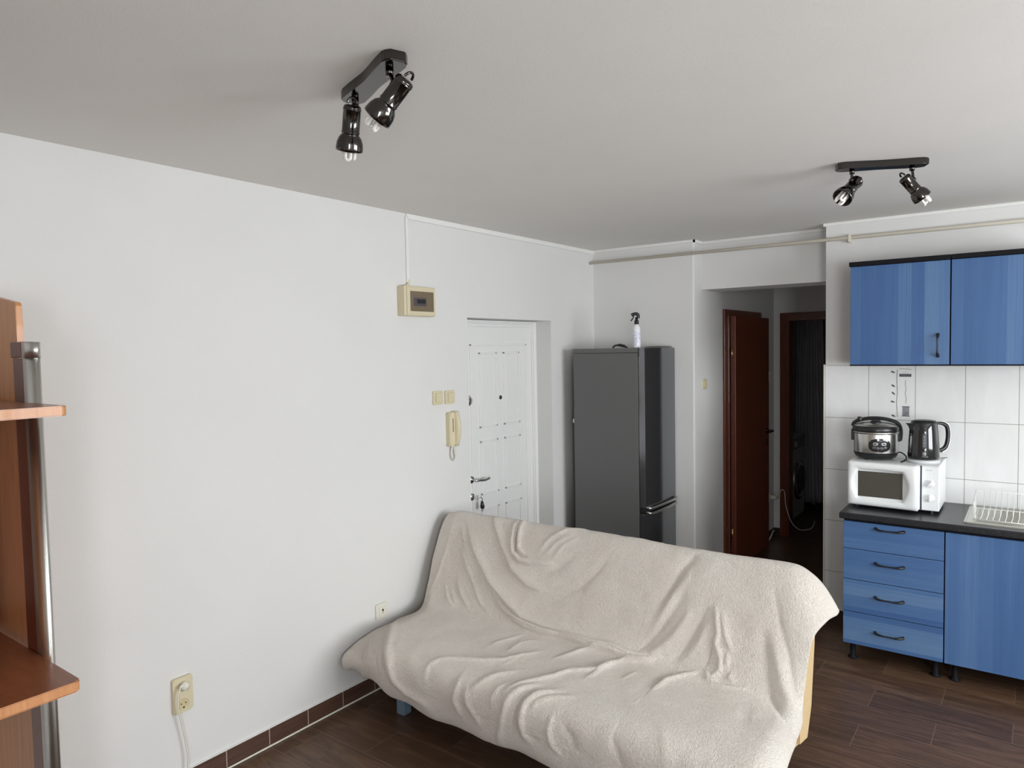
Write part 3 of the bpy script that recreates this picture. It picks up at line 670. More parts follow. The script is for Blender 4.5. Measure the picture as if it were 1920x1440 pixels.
def onbody(pts, r, z, name, mat, parent, dr=.002):
    """a flat outline wrapped on the cylinder of radius r, facing -Y"""
    b = B(); 
    cx_ = sum(p[0] for p in pts)/len(pts); cz_ = sum(p[1] for p in pts)/len(pts)
    f_ = lambda u, w, rr: (rr*math.sin(u/r), -rr*math.cos(u/r), z+w)
    rings_ = []
    for t, rr in ((1,r-.001),(1,r+dr*.8),(.96,r+dr),(.66,r+dr),(.33,r+dr)): rings_.append([b.verts.new(f_(cx_+(p[0]-cx_)*t, cz_+(p[1]-cz_)*t, rr)) for p in pts])
    n_ = len(pts)
    for a, c in zip(rings_, rings_[1:]):
        for i in range(n_): b.faces.new((a[i],a[(i+1)%n_],c[(i+1)%n_],c[i]))
    c0 = b.verts.new(f_(cx_,cz_,r+dr))
    for i in range(n_): b.faces.new((rings_[-1][i],rings_[-1][(i+1)%n_],c0))
    return obj(name, b, mat, parent, smooth=True, **L_)
ell = lambda w, h, cx_=0, cz_=0, n=36: [(cx_+w/2*math.cos(2*math.pi*i/n), cz_+h/2*math.sin(2*math.pi*i/n)) for i in range(n)]
PX = .022
cpn = onbody([(PX+x*1.0, z) for x, z in [(math.copysign(abs(math.cos(a))**.8,math.cos(a))*.059, math.copysign(abs(math.sin(a))**.8,math.sin(a))*.039) for a in [2*math.pi*i/40 for i in range(40)]]], .119, .090, 'control_panel', M['blackgloss'], ck)
lm = newmat('panel_silver', (.32,.32,.33), .4, .3)
onbody(rrect(.072,.020,.009,5,PX,.008), .121, .090, 'button_strip', lm, cpn, .0008)
onbody(rrect(.018,.018,.003,4,PX,.008), .1215, .090, 'display', M['blackgloss'], cpn, .0010)
for i in range(4): onbody(ell(.016,.011,PX-.030+.020*i,-.016+(.003 if i in(0,3) else 0),20), .121, .090, 'button', lm, cpn, .0008); onbody(ell(.012,.0075,PX-.030+.020*i,-.016+(.003 if i in(0,3) else 0),20), .1215, .090, 'button_face', M['black'], cpn, .0008)
for i in range(4): onbody(rrect(.005,.004,.001,2,PX-.010+.007*i,.026), .121, .090, 'mark', lm, cpn, .0006)
for i, (dx_, s_) in enumerate(((-.024,.012),(.024,.012))): onbody(rrect(s_,.008,.003,3,PX+dx_,.008), .1215, .090, 'key', M['black'], cpn, .0008)
for a in (0,120,240):
    b = B(); cyl(b, (.07*math.cos(R(a)),.07*math.sin(R(a)),0), (.07*math.cos(R(a)),.07*math.sin(R(a)),.012), .016, 14); obj('foot', b, M['black'], ck, **L_)
b = B(); tube(b, [(-.66,4.64,1.150),(-.640,4.66,1.158),(-.615,4.67,1.140),(-.605,4.64,1.127),(-.605,4.57,1.126),(-.612,4.49,1.126)], .0035, 8); obj('power_cord', b, M['blackmatt'], ck, smooth=True)

# ------------------------------------------------------------------ kettle
kt = thing('electric_kettle', 'shiny black electric kettle on a pale base on top of the microwave', 'kettle', (-.512,4.575,1.122), R(36.6))
b = B(); lathe(b, [(0,0),(.078,0),(.082,.004),(.082,.014),(.076,.020),(0,.020)], (0,0,0), (0,0,1), 48); obj('power_base', b, newmat('base_grey', srgb(205,208,210), .35), kt, smooth=True, **L_)
b = B(); lathe(b, [(0,.022),(.076,.022),(.0795,.028),(.080,.040),(.0775,.10),(.0725,.17),(.068,.215),(.064,.226)], (0,0,0), (0,0,1), 64); kb = obj('body', b, M['blackgloss'], kt, smooth=True, **L_)
b = B(); lathe(b, [(.0655,.224),(.062,.234),(.045,.240),(0,.243)], (0,0,0), (0,0,1), 48); obj('lid', b, M['black'], kt, smooth=True, **L_)
b = B(); vs = [(-.058,-.024,.222),(-.058,.024,.222),(-.100,-.006,.224),(-.100,.006,.224),(-.068,-.016,.180),(-.068,.016,.180),(-.088,0,.208)]
vs = [b.verts.new(v_) for v_ in vs]
for q in ((0,2,3,1),(0,4,6,2),(1,3,6,5),(2,6,3),(4,5,6),(0,1,5,4)): b.faces.new([vs[i] for i in q])
obj('spout', b, M['black'], kt, **L_)
hp = [(.060,0,.222),(.100,0,.218),(.128,0,.200),(.136,0,.165),(.134,0,.120),(.122,0,.085),(.095,0,.068),(.072,0,.066)]
def ribbon(pts, w, t, k=6):
    b = B(); P = spline(pts, k); prev = None
    for i, p in enumerate(P):
        tg = (P[min(i+1,len(P)-1)]-P[max(i-1,0)]).normalized(); n_ = Vector((0,1,0)).cross(tg).normalized()
        r_ = [b.verts.new(p+n_*math.copysign(abs(math.cos(a))**.7,math.cos(a))*t/2+Vector((0,1,0))*math.copysign(abs(math.sin(a))**.7,math.sin(a))*w/2) for a in [2*math.pi*j/14 for j in range(14)]]
        if prev:
            for j in range(14): b.faces.new((prev[j],prev[(j+1)%14],r_[(j+1)%14],r_[j]))
        else: b.faces.new(r_[::-1])
        prev = r_
    b.faces.new(prev); return b
kh = obj('handle', ribbon(hp, .024, .017), M['black'], kt, smooth=True, **L_)
hp2 = [(.062,0,.232),(.104,0,.230),(.136,0,.210),(.147,0,.170),(.145,0,.118),(.131,0,.076),(.100,0,.055)]
obj('handle_trim', ribbon(hp2, .020, .008), M['satin'], kh, smooth=True, **L_)
def onk(pts, name, mat, parent, dr=.0012):
    b = B(); rad = lambda z: .080 if z < .04 else .080+(.0725-.080)*((z-.04)/.13)
    cx_ = sum(p[0] for p in pts)/len(pts); cz_ = sum(p[1] for p in pts)/len(pts); rings_ = []
    for t, k_ in ((1,-.0005),(1,dr),(.5,dr)):
        rings_.append([b.verts.new((( rad(z)+k_)*math.sin(u/.078), -(rad(z)+k_)*math.cos(u/.078), z)) for u, z in [(cx_+(p[0]-cx_)*t, cz_+(p[1]-cz_)*t) for p in pts]])
    n_ = len(pts)
    for a, c in zip(rings_, rings_[1:]):
        for i in range(n_): b.faces.new((a[i],a[(i+1)%n_],c[(i+1)%n_],c[i]))
    b.faces.new(rings_[-1]); return obj(name, b, mat, parent, smooth=True, **L_)
wg = onk(rrect(.021,.088,.010,5,-.038,.128), 'water_gauge', newmat('gauge_grey', (.09,.095,.10), .45), kb)
for i, s_ in enumerate((.008,.010,.008,.010)): onk(rrect(s_,.005,.001,2,-.038,.098+.018*i), 'gauge_mark', newmat('gauge_print', (.25,.26,.28), .5) if i == 0 else bpy.data.materials['gauge_print'], wg, .0020)
lmk = newmat('logo_silver', (.5,.5,.5), .5)
lg = onk(rrect(.018,.018,.001,2,-.038,.057), 'logo_plate', lmk, kb, .0012)
onk([(-.0455,.0645),(-.0455,.0495),(-.040,.0495),(-.0425,.057),(-.040,.0645)], 'logo_shape', M['blackgloss'], lg, .0022)
onk([(-.0365,.0640),(-.0385,.057),(-.0365,.0500),(-.0315,.057)], 'logo_shape', M['blackgloss'], lg, .0022)
onk(rrect(.030,.0022,.0005,2,-.034,.041), 'maker_line', lmk, kb, .0010)
b = B(); tube(b, [(.07,.03,.01),(.10,.05,.006),(.13,.05,.012),(.15,.02,.02)], .003, 8); obj('cord', b, M['satin'], kt, smooth=True, **L_)

# ------------------------------------------------------------------ sink and dish rack
sk = thing('drainer_sink', 'stainless steel sink drainer set into the black worktop', 'sink', (.08,4.55,.856))
m = newmat('sink_steel', (.66,.65,.60), .3, 1)
zt = .859; sx0, sx1, sy0, sy1 = -.300, .46, 4.318, 4.79
b = prism(B(), rrect(sx1-sx0, sy1-sy0, .02, 5, (sx0+sx1)/2, (sy0+sy1)/2), (0,0,zt-.003), (1,0,0), (0,1,0), .003, .001)
rm = [(sx0+.008,sy0+.008,zt+.001),(sx1-.008,sy0+.008,zt+.001),(sx1-.008,sy1-.008,zt+.001),(sx0+.008,sy1-.008,zt+.001),(sx0+.008,sy0+.008,zt+.001)]
tube(b, rm, .0035, 6, smooth=False); obj('rim', b, m, sk)
b = B()
for i in range(13):
    y = sy0+.05+i*.03; tube(b, [(sx0+.05,y,zt),(sx1-.30,y,zt)], .0028, 6, smooth=False)
obj('drainer_ribs', b, m, sk, smooth=True)
rk = thing('dish_rack', 'white wire dish rack standing on the steel drainer', 'dish rack', (-.05,4.55,.862))
wire = newmat('white_wire', srgb(228,228,224), .35)
rx0, rx1, ry0, ry1 = -.262, .10, 4.40, 4.70
b = B(); z_ = .866; zt2 = .965
lp = [(rx0,ry0,z_),(rx1,ry0,z_),(rx1,ry1,z_),(rx0,ry1,z_),(rx0,ry0,z_)]; tube(b, lp, .0022, 6, smooth=False)
lp = [(rx0-.01,ry1-.06,z_),(rx0-.005,ry1+.01,zt2),(rx1,ry1+.01,zt2)]; tube(b, lp, .0022, 6, smooth=False)
tube(b, [(rx0+.01,ry0,z_),(rx0-.01,ry1-.10,.925),(rx0-.005,ry1+.01,zt2)], .0022, 6, smooth=False)
obj('frame', b, wire, rk, smooth=True)
for k_ in range(13):
    x = rx0+.03+k_*.027; b = B()
    tube(b, [(x,ry0,z_),(x+.004,ry0+.10,z_+.003),(x+.004,ry0+.11,z_+.040)], .0019, 6, smooth=False)
    tube(b, [(x+.004,ry0+.10,z_+.003),(x+.004,ry1-.02,z_+.003),(x+.004,ry1+.008,zt2)], .0019, 6, smooth=False)
    obj('wire', b, wire, rk, smooth=True)
for k_ in range(4):
    b = B(); y = ry0+.05+k_*.06; tube(b, [(rx0,y,z_),(rx0-.008,y+.03,z_+.05+.01*k_)], .002, 6, smooth=False); obj('side_wire', b, wire, rk, smooth=True)

# ------------------------------------------------------------------ ceiling spotlights
def spot_head(parent, joint, tail, rim, Ls=.125):
    joint, tail, rim = Vector(joint), Vector(tail), Vector(rim); d_ = (rim-tail); Lh = d_.length; d_.normalize(); s_ = Lh/.125
    b = B(); lathe(b, [(0,0),(.018,0),(.0235,.003),(.0250,.007),(.0250,.010),(.0263,.0115),(.0263,.0125),(.0250,.014),(.0250,.072),(.0265,.0735),(.0265,.0750),(.0245,.077),(.0250,.081),(.032,.089),(.0370,.102),(.0388,.118),(.0388,.125),(.0368,.1255)], tail, d_, 36)
    b.transform(Matrix.Translation(tail) @ Matrix.Diagonal((s_,s_,s_,1)) @ Matrix.Translation(-tail)) if abs(s_-1) > .02 else None
    h = obj('spot_head', b, M['gun'], parent, smooth=True)
    b = B(); lathe(b, [(.0368,.1250),(.0368,.118),(.034,.102),(.028,.088),(.020,.078),(.0,.074)], tail, d_, 32)
    if abs(s_-1) > .02: b.transform(Matrix.Translation(tail) @ Matrix.Diagonal((s_,s_,s_,1)) @ Matrix.Translation(-tail))
    obj('reflector', b, M['gunin'], h, smooth=True)
    x_, y_, _ = frame_of(d_); b = B(); c0 = tail+d_*Lh*.66; e0 = tail+d_*(Lh+.027)
    for i in range(3):
        a = 2*math.pi*i/3+.4; q = c0+(x_*math.cos(a)+y_*math.sin(a))*.0145; t_ = (x_*-math.sin(a)+y_*math.cos(a))*.0070; D = d_*((e0-c0).length)
        tube(b, [q-t_, q-t_+D*.85, q-t_*.7+D*.96, q+D, q+t_*.7+D*.96, q+t_+D*.85, q+t_], .0052, 8, 3)
    obj('lamp_tubes', b, M['bulb'], h, smooth=True)
    b = B(); side = x_ if abs(x_.z) < abs(y_.z) else y_
    c = tail-d_*.004; rr = .016
    tube(b, [c+side*(-rr*.2+rr*math.cos(a))-d_*(rr*math.sin(a)) for a in [math.pi*i/10 for i in range(11)]], .0035, 8, 2); obj('loop', b, M['gun'], h, smooth=True)
    # articulated arm: stem under the plate, small knuckle at the side of the head
    b = B(); kn = tail+d_*.035+(joint-tail-d_*(joint-tail).dot(d_)).normalized()*.024
    cyl(b, joint+Vector((0,0,.002)), joint-Vector((0,0,.018)), .0105, 14); tube(b, [joint-Vector((0,0,.014)), (joint+kn)/2, kn], .0055, 8)
    lathe(b, [(0,-.006),(.010,-.006),(.010,.006),(0,.006)], kn, side.cross(d_), 16); tube(b, [kn, tail+d_*.035], .006, 8, smooth=False)
    obj('arm', b, M['gun'], parent, smooth=True)
def spot_bar(lab, c, ang, heads):
    L = .355; t = thing('ceiling_spotlight', lab, 'ceiling spotlight', (c[0],c[1],ZC), 0)
    ca, sa = math.cos(ang), math.sin(ang); poly = []
    n = 24
    up = []
    for i in range(n+1):
        u_ = -1+2*i/n; w = .034-.007*math.exp(-(u_/.45)**2) if abs(u_) < .86 else .034*math.sqrt(max(0,1-((abs(u_)-.86)/.14)**2*.62))
        up.append((u_*L/2, w))
    poly = up + [(a,-w) for a, w in up[::-1]]
    b = prism(B(), poly, (c[0],c[1],ZC-.028), (ca,sa,0), (-sa,ca,0), .028, .003)
    obj('ceiling_plate', b, M['gun'], t)
    for j, tl, rm_ in heads: spot_head(t, (c[0]+ca*j, c[1]+sa*j, ZC-.028), tl, rm_)
spot_bar('black chrome two-lamp ceiling spotlight over the sofa side, nearer of the two', (-1.475,1.365), math.atan2(-.13,.34),
    [(-.135,(-1.5664,1.3724,2.500),(-1.6111,1.3947,2.3879)), (.120,(-1.3006,1.3203,2.4939),(-1.3904,1.2981,2.4081))])
spot_bar('black chrome two-lamp ceiling spotlight near the blue kitchen cabinets', (-.540,3.355), math.atan2(.165,.33),
    [(-.115,(-.6287,3.3435,2.4964),(-.6705,3.2512,2.4132)), (.120,(-.4607,3.3809,2.4901),(-.3951,3.4244,2.4019))])

# ------------------------------------------------------------------ shelf unit at the left edge
su = thing('shelf_unit', 'cherry wood shelf unit with a satin metal post at the left picture edge', 'shelf unit', (-2.5,.6,0))
PY = .800
poly = [(XL+.004,.0),(-2.400,0),(-2.400,1.85),(-2.401,1.955),(-2.408,1.966),(-2.516,1.983),(XL+.004,2.03)]
b = prism(B(), poly, (0,PY+.018,0), (1,0,0), (0,0,1), .018, .002); obj('end_panel', b, M['cherry'], su)
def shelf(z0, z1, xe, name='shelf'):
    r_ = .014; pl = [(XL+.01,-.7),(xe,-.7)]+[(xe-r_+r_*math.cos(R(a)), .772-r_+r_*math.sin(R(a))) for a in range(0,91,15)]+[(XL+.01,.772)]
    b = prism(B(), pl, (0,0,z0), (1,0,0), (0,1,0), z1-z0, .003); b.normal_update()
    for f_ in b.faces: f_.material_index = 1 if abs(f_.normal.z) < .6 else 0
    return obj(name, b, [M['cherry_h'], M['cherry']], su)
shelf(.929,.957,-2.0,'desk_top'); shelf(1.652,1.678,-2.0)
obj('post_core', bx(-2.362,-2.290,.774,.800,0,1.802,.002), M['mahog'], su, label='dark brown inner strip beside the metal post')
def post(z0, z1, g_):
    b = prism(B(), [(-2.290,.774-g_)]+[(-2.262+(.030+g_)*math.sin(R(a)), .790-(.016+g_)*math.cos(R(a))) for a in range(0,181,15)]+[(-2.290,.806+g_)], (0,0,z0), (1,0,0), (0,1,0), z1-z0); return b
po = obj('metal_post', post(0,1.802,0), M['satin'], su, smooth=True)
obj('post_cap', post(1.802,1.846,.0015), M['satin'], po, smooth=True)
obj('strip_cap', bx(-2.372,-2.2905,.772,.8075,1.803,1.848,.003), M['mahog'], su)
cb = obj('cupboard', bx(XL+.01,-2.30,-.2,.62,.958,1.651,.002), M['cherry'], su)
b = B(); lathe(b, [(0,0),(.007,0),(.006,.012),(.011,.020),(.012,.028),(.008,.034),(0,.035)], (-2.30,.60,1.145), (1,0,0), 20); obj('knob', b, M['mahog'], cb, smooth=True)
# ------------------------------------------------------------------ sofa bed
sf = thing('sofa_bed', 'click-clack sofa bed with tan mattress and blue-grey legs under the blanket', 'sofa', (-1.75,2.7,0))
b = B(); secs = []
for x, zt_, y0_ in ((-2.735,.262,2.38),(-2.66,.275,2.33),(-2.50,.325,2.31),(-2.36,.372,2.30),(-2.20,.385,2.29),(-1.6,.375,2.29),(-1.0,.38,2.29),(-.80,.375,2.30),(-.765,.345,2.31)):
    secs.append([b.verts.new(p) for p in ((x,y0_+.04,.195),(x,y0_,.23),(x,y0_+.01,zt_-.05),(x,y0_+.06,zt_-.006),(x,2.62,zt_-.008),(x,2.78,zt_-.02),(x,2.83,.33 if zt_>.34 else zt_-.05),(x,2.82,.195))])
for a, c in zip(secs, secs[1:]):
    for i in range(8): b.faces.new((a[i],a[(i+1)%8],c[(i+1)%8],c[i]))
b.faces.new(secs[0][::-1]); b.faces.new(secs[-1]); obj('seat_mattress', b, M['mattress'], sf, smooth=True)
b = prism(B(), [(2.835,.20),(2.835,.40),(2.90,.50),(2.965,.65),(3.03,.795),(3.06,.825),(3.10,.80),(3.13,.72),(3.07,.50),(3.03,.30),(2.98,.17)], (-2.70,0,0), (0,1,0), (0,0,1), 1.965, .02); 
obj('back_mattress', b, M['mattress'], sf)
b = B()
for a in ((-2.66,-.80,2.40,2.44,.145,.185),(-2.66,-.80,2.90,2.94,.145,.185),(-2.66,-2.62,2.44,2.90,.145,.185),(-.84,-.80,2.44,2.90,.145,.185)): box(b, *a, .003)
obj('frame', b, M['legblue'], sf)
for x, y in ((-2.515,2.425),(-.90,2.425),(-2.515,2.93),(-.90,2.93)):
    b = bx(x-.026,x+.026,y-.026,y+.026,0,.19,.004); obj('leg', b, M['legblue'], sf)
# ---- throw surface: rows run back hem -> over the backrest -> seat -> front hem
ROWS=[ # Y, z, XL, XR, left ridge X, left drop, right ridge X, right drop
 (3.270,0.36,-2.70,-0.82,-2.60,0.00,-0.80,0.00),
 (3.210,0.62,-2.72,-0.77,-2.60,0.01,-0.84,0.07),
 (3.120,0.82,-2.735,-0.668,-2.66,0.015,-0.84,0.14),
 (3.050,0.862,-2.735,-0.652,-2.66,0.015,-0.84,0.17),
 (2.985,0.80,-2.740,-0.676,-2.66,0.01,-0.84,0.12),
 (2.915,0.65,-2.740,-0.705,-2.68,0.01,-0.80,0.03),
 (2.850,0.50,-2.730,-0.715,-2.68,0.01,-0.80,0.03),
 (2.790,0.418,-2.735,-0.715,-2.66,0.05,-0.78,0.03),
 (2.690,0.402,-2.780,-0.700,-2.60,0.07,-0.78,0.05),
 (2.480,0.418,-2.785,-0.680,-2.54,0.095,-0.76,0.06),
 (2.300,0.415,-2.790,-0.665,-2.40,0.135,-0.75,0.07),
 (2.225,0.365,-2.790,-0.660,-2.36,0.12,-0.75,0.04),
 (2.225,0.260,-2.790,-0.665,-2.36,0.04,-0.75,0.00),
 (2.285,0.142,-2.790,-0.670,-2.36,-0.085,-0.75,0.00),
]
ROWS=np.array(ROWS)
def cr(P,t):
    n=len(P)-1; x=np.clip(t,0,1)*n; i=np.clip(np.floor(x).astype(int),0,n-1); f=(x-i)[...,None]
    g=lambda k:P[np.clip(k,0,n)]
    p0,p1,p2,p3=g(i-1),g(i),g(i+1),g(i+2)
    return .5*((2*p1)+(-p0+p2)*f+(2*p0-5*p1+4*p2-p3)*f*f+(-p0+3*p1-3*p2+p3)*f**3)
def ss(x): x=np.clip(x,0,1); return x*x*(3-2*x)
def base(u,v):
    r=cr(ROWS,v); Y,Z,XL,XR,rl,dl,rr,dr=[r[...,k] for k in range(8)]
    X=XL+(XR-XL)*u
    tl=np.clip((rl-X)/(rl-XL),0,1); tr=np.clip((X-rr)/(XR-rr),0,1)
    Z=Z-dl*ss(tl)-dr*tr**2.4
    # long soft sag of the seat and of the hem
    seat=np.exp(-((v-.72)/.09)**2)
    Z=Z-.012*seat*np.sin(np.pi*np.clip(u,0,1))
    # left front corner leans to the wall
    c=ss(tl)*ss((v-.72)/.2); Y=Y+.085*c
    hz=np.interp(X,[-2.80,-2.76,-2.70,-2.63,-2.55,-2.50,-2.46,-2.36,-2.24,-2.14,-1.92,-1.64,-1.43,-.8,-.66],[.205,.192,.205,.222,.224,.208,.196,.188,.174,.163,.157,.156,.158,.15,.15])
    wz=ss((v-.90)/.10); Z=Z*(1-wz)+hz*wz
    return np.stack([X,Y,Z],-1)
FOLDS=[
 (0.022,0.032,0.006,[(-2.519,0.7),(-2.429,0.807),(-2.309,0.919),(-2.185,0.997),(-2.053,1.061),(-1.933,1.076),(-1.817,1.076)]),
 (0.0136,0.0096,0.0082,[(-2.319,0.929),(-2.184,1.035),(-2.044,1.087),(-1.915,1.11),(-1.829,1.107)]),
 (0.0187,0.024,0.0095,[(-1.812,1.093),(-1.642,1.107),(-1.545,1.096),(-1.449,1.11),(-1.368,1.082)]),
 (0.017,0.0096,0.0061,[(-2.251,0.593),(-2.224,0.695),(-2.202,0.751),(-2.147,0.785),(-2.07,0.79),(-1.946,0.768)]),
 (-0.0153,0.0064,0.0054,[(-2.225,0.596),(-2.203,0.695),(-2.191,0.74),(-2.161,0.762),(-2.11,0.762)]),
 (0.0153,0.008,0.0082,[(-2.213,0.566),(-2.187,0.674),(-2.169,0.725),(-2.129,0.746)]),
 (0.0085,0.0112,0.0082,[(-2.04,0.714),(-1.991,0.641),(-1.927,0.589),(-1.832,0.557)]),
 (0.0059,0.008,0.0068,[(-2.0,0.73),(-1.953,0.662),(-1.884,0.616)]),
 (0.0051,0.008,0.0068,[(-1.949,0.74),(-1.912,0.67),(-1.844,0.625)]),
 (-0.0059,0.024,0.0136,[(-2.052,0.86),(-1.917,0.796),(-1.828,0.704)]),
 (-0.0076,0.024,0.0136,[(-1.863,0.919),(-1.766,0.854),(-1.707,0.79),(-1.652,0.7)]),
 (0.0085,0.0128,0.0068,[(-2.546,0.785),(-2.474,0.881),(-2.404,0.955),(-2.346,1.032),(-2.251,1.085)]),
 (0.0076,0.0128,0.0068,[(-2.531,0.945),(-2.477,1.021),(-2.398,1.085)]),
 (0.0068,0.0096,0.0068,[(-2.609,0.989),(-2.538,1.076),(-2.496,1.099)]),
 (0.0059,0.0096,0.0068,[(-2.553,1.006),(-2.488,1.082)]),
 (0.0068,0.016,0.0136,[(-2.585,0.67),(-2.52,0.773),(-2.464,0.849)]),
 (0.0068,0.0112,0.0095,[(-2.657,0.682),(-2.658,0.839),(-2.676,0.97),(-2.699,1.064)]),
 (-0.017,0.024,0.015,[(-1.231,0.606),(-1.278,0.686),(-1.316,0.779),(-1.365,0.87)]),
 (0.0102,0.0176,0.015,[(-1.245,0.709),(-1.292,0.79),(-1.324,0.876),(-1.366,0.965)]),
 (-0.0102,0.0176,0.015,[(-1.246,0.79),(-1.277,0.854),(-1.341,0.97),(-1.418,1.09)]),
 (0.0119,0.02,0.017,[(-1.206,0.854),(-1.255,0.96),(-1.352,1.076)]),
 (-0.0102,0.016,0.0136,[(-1.137,0.828),(-1.173,0.929),(-1.215,1.021),(-1.251,1.076)]),
 (0.0085,0.016,0.0136,[(-1.121,0.881),(-1.149,0.975),(-1.191,1.049)]),
 (0.0136,0.0096,0.0109,[(-1.096,0.818),(-1.072,0.919),(-1.078,0.965),(-1.053,1.006)]),
 (-0.0119,0.0096,0.0082,[(-1.093,0.96),(-1.099,1.017),(-1.105,1.061)]),
 (0.0119,0.008,0.0068,[(-1.068,0.98),(-1.049,1.017),(-1.044,1.061),(-1.07,1.099)]),
 (0.0085,0.008,0.0068,[(-1.023,0.989),(-1.019,1.042)]),
 (0.0085,0.008,0.0068,[(-1.1,1.079),(-1.079,1.119),(-1.039,1.124)]),
 (0.0076,0.008,0.0068,[(-0.994,1.061),(-0.999,1.09),(-0.973,1.102)]),
 (0.0068,0.0064,0.0068,[(-1.068,1.143),(-1.002,1.14),(-0.922,1.119)]),
 (0.0085,0.0128,0.0068,[(-1.067,0.834),(-1.041,0.919),(-1.012,0.98)]),
 (-0.0187,0.0192,0.0163,[(-0.887,0.881),(-0.87,0.955),(-0.852,1.042),(-0.825,1.121),(-0.757,1.216),(-0.702,1.297)]),
 (0.0136,0.0208,0.0177,[(-0.847,0.897),(-0.829,0.95),(-0.792,1.058),(-0.724,1.185)]),
 (-0.0076,0.0144,0.0122,[(-0.863,0.704),(-0.831,0.823),(-0.783,0.94),(-0.746,1.087)]),
 (0.0136,0.008,0.0109,[(-1.229,1.339),(-1.226,1.221),(-1.181,1.137),(-1.13,1.093)]),
 (0.0051,0.008,0.0068,[(-1.377,1.325),(-1.357,1.216)]),
 (0.0119,0.008,0.0109,[(-1.499,1.402),(-1.491,1.354),(-1.492,1.227),(-1.458,1.148),(-1.348,1.102)]),
 (0.0119,0.016,0.0095,[(-2.155,1.712),(-2.161,1.659),(-2.135,1.611),(-2.066,1.568),(-1.971,1.524),(-1.887,1.47),(-1.843,1.361),(-1.814,1.297)]),
 (0.0051,0.008,0.0068,[(-1.86,1.5),(-1.851,1.433)]),
 (0.0136,0.0176,0.0082,[(-1.734,1.654),(-1.673,1.563),(-1.617,1.476),(-1.589,1.395),(-1.499,1.311),(-1.482,1.202)]),
 (0.011,0.0096,0.0109,[(-1.719,1.311),(-1.685,1.227),(-1.66,1.161),(-1.592,1.121),(-1.496,1.124)]),
 (0.0068,0.008,0.0095,[(-2.032,1.368),(-2.039,1.332),(-2.014,1.257),(-1.999,1.178)]),
 (0.0051,0.008,0.0095,[(-1.927,1.375),(-1.946,1.263),(-1.907,1.185)]),
 (0.0187,0.0176,0.0109,[(-1.763,1.864),(-1.741,1.812),(-1.712,1.731),(-1.701,1.676),(-1.671,1.622),(-1.625,1.573)]),
 (-0.0119,0.0144,0.0122,[(-1.681,1.77),(-1.669,1.712),(-1.659,1.666),(-1.628,1.625)]),
 (0.017,0.0144,0.0109,[(-1.581,1.806),(-1.618,1.779),(-1.627,1.718),(-1.621,1.671),(-1.591,1.622),(-1.524,1.568)]),
 (0.0102,0.0112,0.0095,[(-1.584,1.678),(-1.574,1.654),(-1.527,1.615),(-1.449,1.573)]),
 (0.0102,0.0112,0.0095,[(-1.448,1.806),(-1.479,1.784),(-1.494,1.731),(-1.488,1.68)]),
 (-0.0102,0.016,0.0136,[(-1.383,1.762),(-1.392,1.721),(-1.434,1.695)]),
 (0.0102,0.0176,0.0122,[(-1.842,1.824),(-1.863,1.79),(-1.905,1.741),(-1.92,1.685)]),
 (0.0102,0.016,0.0109,[(-1.898,1.69),(-1.867,1.656),(-1.837,1.6),(-1.785,1.53)]),
 (0.0068,0.0096,0.0082,[(-1.776,1.721),(-1.781,1.685),(-1.771,1.646),(-1.746,1.611)]),
 (0.0221,0.016,0.0218,[(-2.783,1.238),(-2.523,1.53),(-2.444,1.629),(-2.379,1.695),(-2.337,1.758),(-2.279,1.801),(-2.162,1.818)]),
 (-0.0173,0.0192,0.0163,[(-2.784,1.257),(-2.612,1.5),(-2.475,1.654),(-2.417,1.744)]),
 (0.0202,0.0115,0.0114,[(-2.713,1.488),(-2.539,1.666),(-2.662,1.909)]),
 (-0.0173,0.0115,0.0098,[(-2.73,1.53),(-2.625,1.698)]),
 (0.0173,0.0115,0.0098,[(-2.757,1.568),(-2.785,1.904)]),
 (-0.0145,0.0115,0.0098,[(-2.545,1.608),(-2.475,1.744)]),
 (0.0127,0.0176,0.015,[(-1.969,1.651),(-1.973,1.698),(-1.979,1.744),(-1.949,1.812)]),
 (-0.0085,0.016,0.0136,[(-1.231,1.676),(-1.2,1.721),(-1.181,1.774)]),
 (0.0051,0.024,0.0204,[(-1.076,1.587),(-1.023,1.666),(-1.007,1.712)]),
 (-0.0051,0.045,0.0383,[(-0.887,1.339),(-0.836,1.325)]),
 (0.026,0.045,0.0055,[(-2.119,1.076),(-2.017,1.113),(-1.908,1.124),(-1.784,1.113),(-1.626,1.137),(-1.532,1.127),(-1.436,1.135),(-1.368,1.113),(-1.302,1.067)]),
 (0.016,0.026,0.006,[(-2.406,0.58),(-2.273,0.735),(-2.179,0.839),(-2.071,0.897),(-1.975,0.913)]),
]
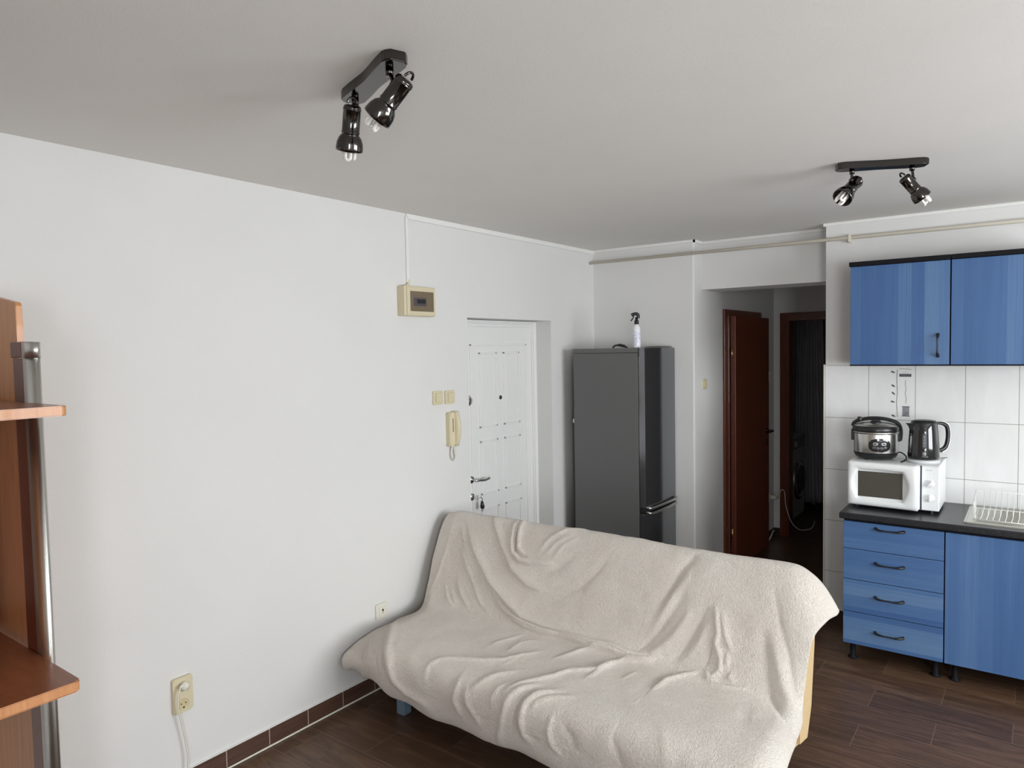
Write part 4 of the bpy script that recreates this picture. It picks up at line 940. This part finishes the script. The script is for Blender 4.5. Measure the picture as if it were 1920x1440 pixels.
# ------------------------------------------------------------------ blanket over the sofa bed
NU, NV = 460, 460
uu, vv = np.meshgrid(np.linspace(0,1,NU), np.linspace(0,1,NV))
S = base(uu, vv)
mid = S[:,NU//2]; arc = np.zeros(NV); arc[1:] = np.cumsum(np.linalg.norm(np.diff(mid,axis=0),axis=1))
A = S[...,0]; Bc = np.repeat(arc[:,None], NU, 1)
dis = np.zeros_like(A)
rng = np.random.RandomState(4)
for h, w1, w2, pts in FOLDS:
    P = np.array(pts); seg = np.diff(P,axis=0); ln = np.linalg.norm(seg,axis=1); keep = ln > 1e-4
    if not keep.any(): continue
    P0 = P[:-1][keep]; seg = seg[keep]; ln = ln[keep]; tot = ln.sum(); acc = np.concatenate([[0],np.cumsum(ln)])
    best = np.full(A.shape, 1e9); sd = np.zeros_like(A); tt = np.zeros_like(A)
    for k in range(len(seg)):
        dx, dy = A-P0[k,0], Bc-P0[k,1]; t = np.clip((dx*seg[k,0]+dy*seg[k,1])/ln[k]**2,0,1)
        ex, ey = dx-t*seg[k,0], dy-t*seg[k,1]; d2 = np.hypot(ex,ey); m_ = d2 < best
        best[m_] = d2[m_]; cr_ = seg[k,0]*dy-seg[k,1]*dx; sd[m_] = np.sign(cr_)[m_]; tt[m_] = ((acc[k]+t*ln[k])/tot)[m_]
    # in (X, arc) with arc growing downhill, cross > 0 lies to the right of travel as seen in the photo
    w = np.where(sd > 0, w2, w1); prof = .66*np.exp(-(best/w)**2*1.1)+.42*np.exp(-(best/(w*2.3+.004))**2)
    tap = .25+.75*np.sin(np.pi*np.clip(tt,0,1))**.6
    dis += h*prof*tap
# soft random rumples
def vnoise(sc, seed, amp):
    r = np.random.RandomState(seed); n = 24; g = r.rand(n,n)*2-1
    x = (A+3)*sc % (n-1); y = Bc*sc % (n-1); i = np.floor(x).astype(int); j = np.floor(y).astype(int); fx = ss(x-i); fy = ss(y-j)
    i2, j2 = np.minimum(i+1,n-1), np.minimum(j+1,n-1)
    return amp*(g[i,j]*(1-fx)*(1-fy)+g[i2,j]*fx*(1-fy)+g[i,j2]*(1-fx)*fy+g[i2,j2]*fx*fy)
dis += vnoise(5.5,1,.0040)+vnoise(13,2,.0018)+vnoise(29,3,.0007)
# hem waves on the front drop
hemw = ss((vv-.86)/.14); dis += .005*hemw*np.sin(A*23+1.5*np.sin(A*5)) 
du = np.gradient(S,axis=1); dv = np.gradient(S,axis=0); Nn = np.cross(du,dv); Nn /= np.linalg.norm(Nn,axis=-1,keepdims=True)+1e-9
if Nn[NV//2,NU//2,2] < 0: Nn = -Nn
S = S+Nn*(dis[...,None]+.006)
S[...,0] = np.maximum(S[...,0], XL+.012)
me = bpy.data.meshes.new('blanket'); idx = np.arange(NU*NV).reshape(NV,NU)
F4 = np.stack([idx[:-1,:-1],idx[:-1,1:],idx[1:,1:],idx[1:,:-1]],-1).reshape(-1,4)
org = Vector((-1.75,2.7,.12)); V_ = S.reshape(-1,3)-np.array(org)
me.from_pydata(V_.tolist(), [], F4.tolist()); me.update()
me.polygons.foreach_set('use_smooth', [True]*len(me.polygons)); me.materials.append(M['fleece'])
bo = bpy.data.objects.new('blanket', me); col.objects.link(bo); bo.location = org
setp(bo, 'beige fleece blanket draped over the whole sofa bed', 'blanket'); md = bo.modifiers.new('thickness','SOLIDIFY'); md.thickness = .006; md.offset = -1
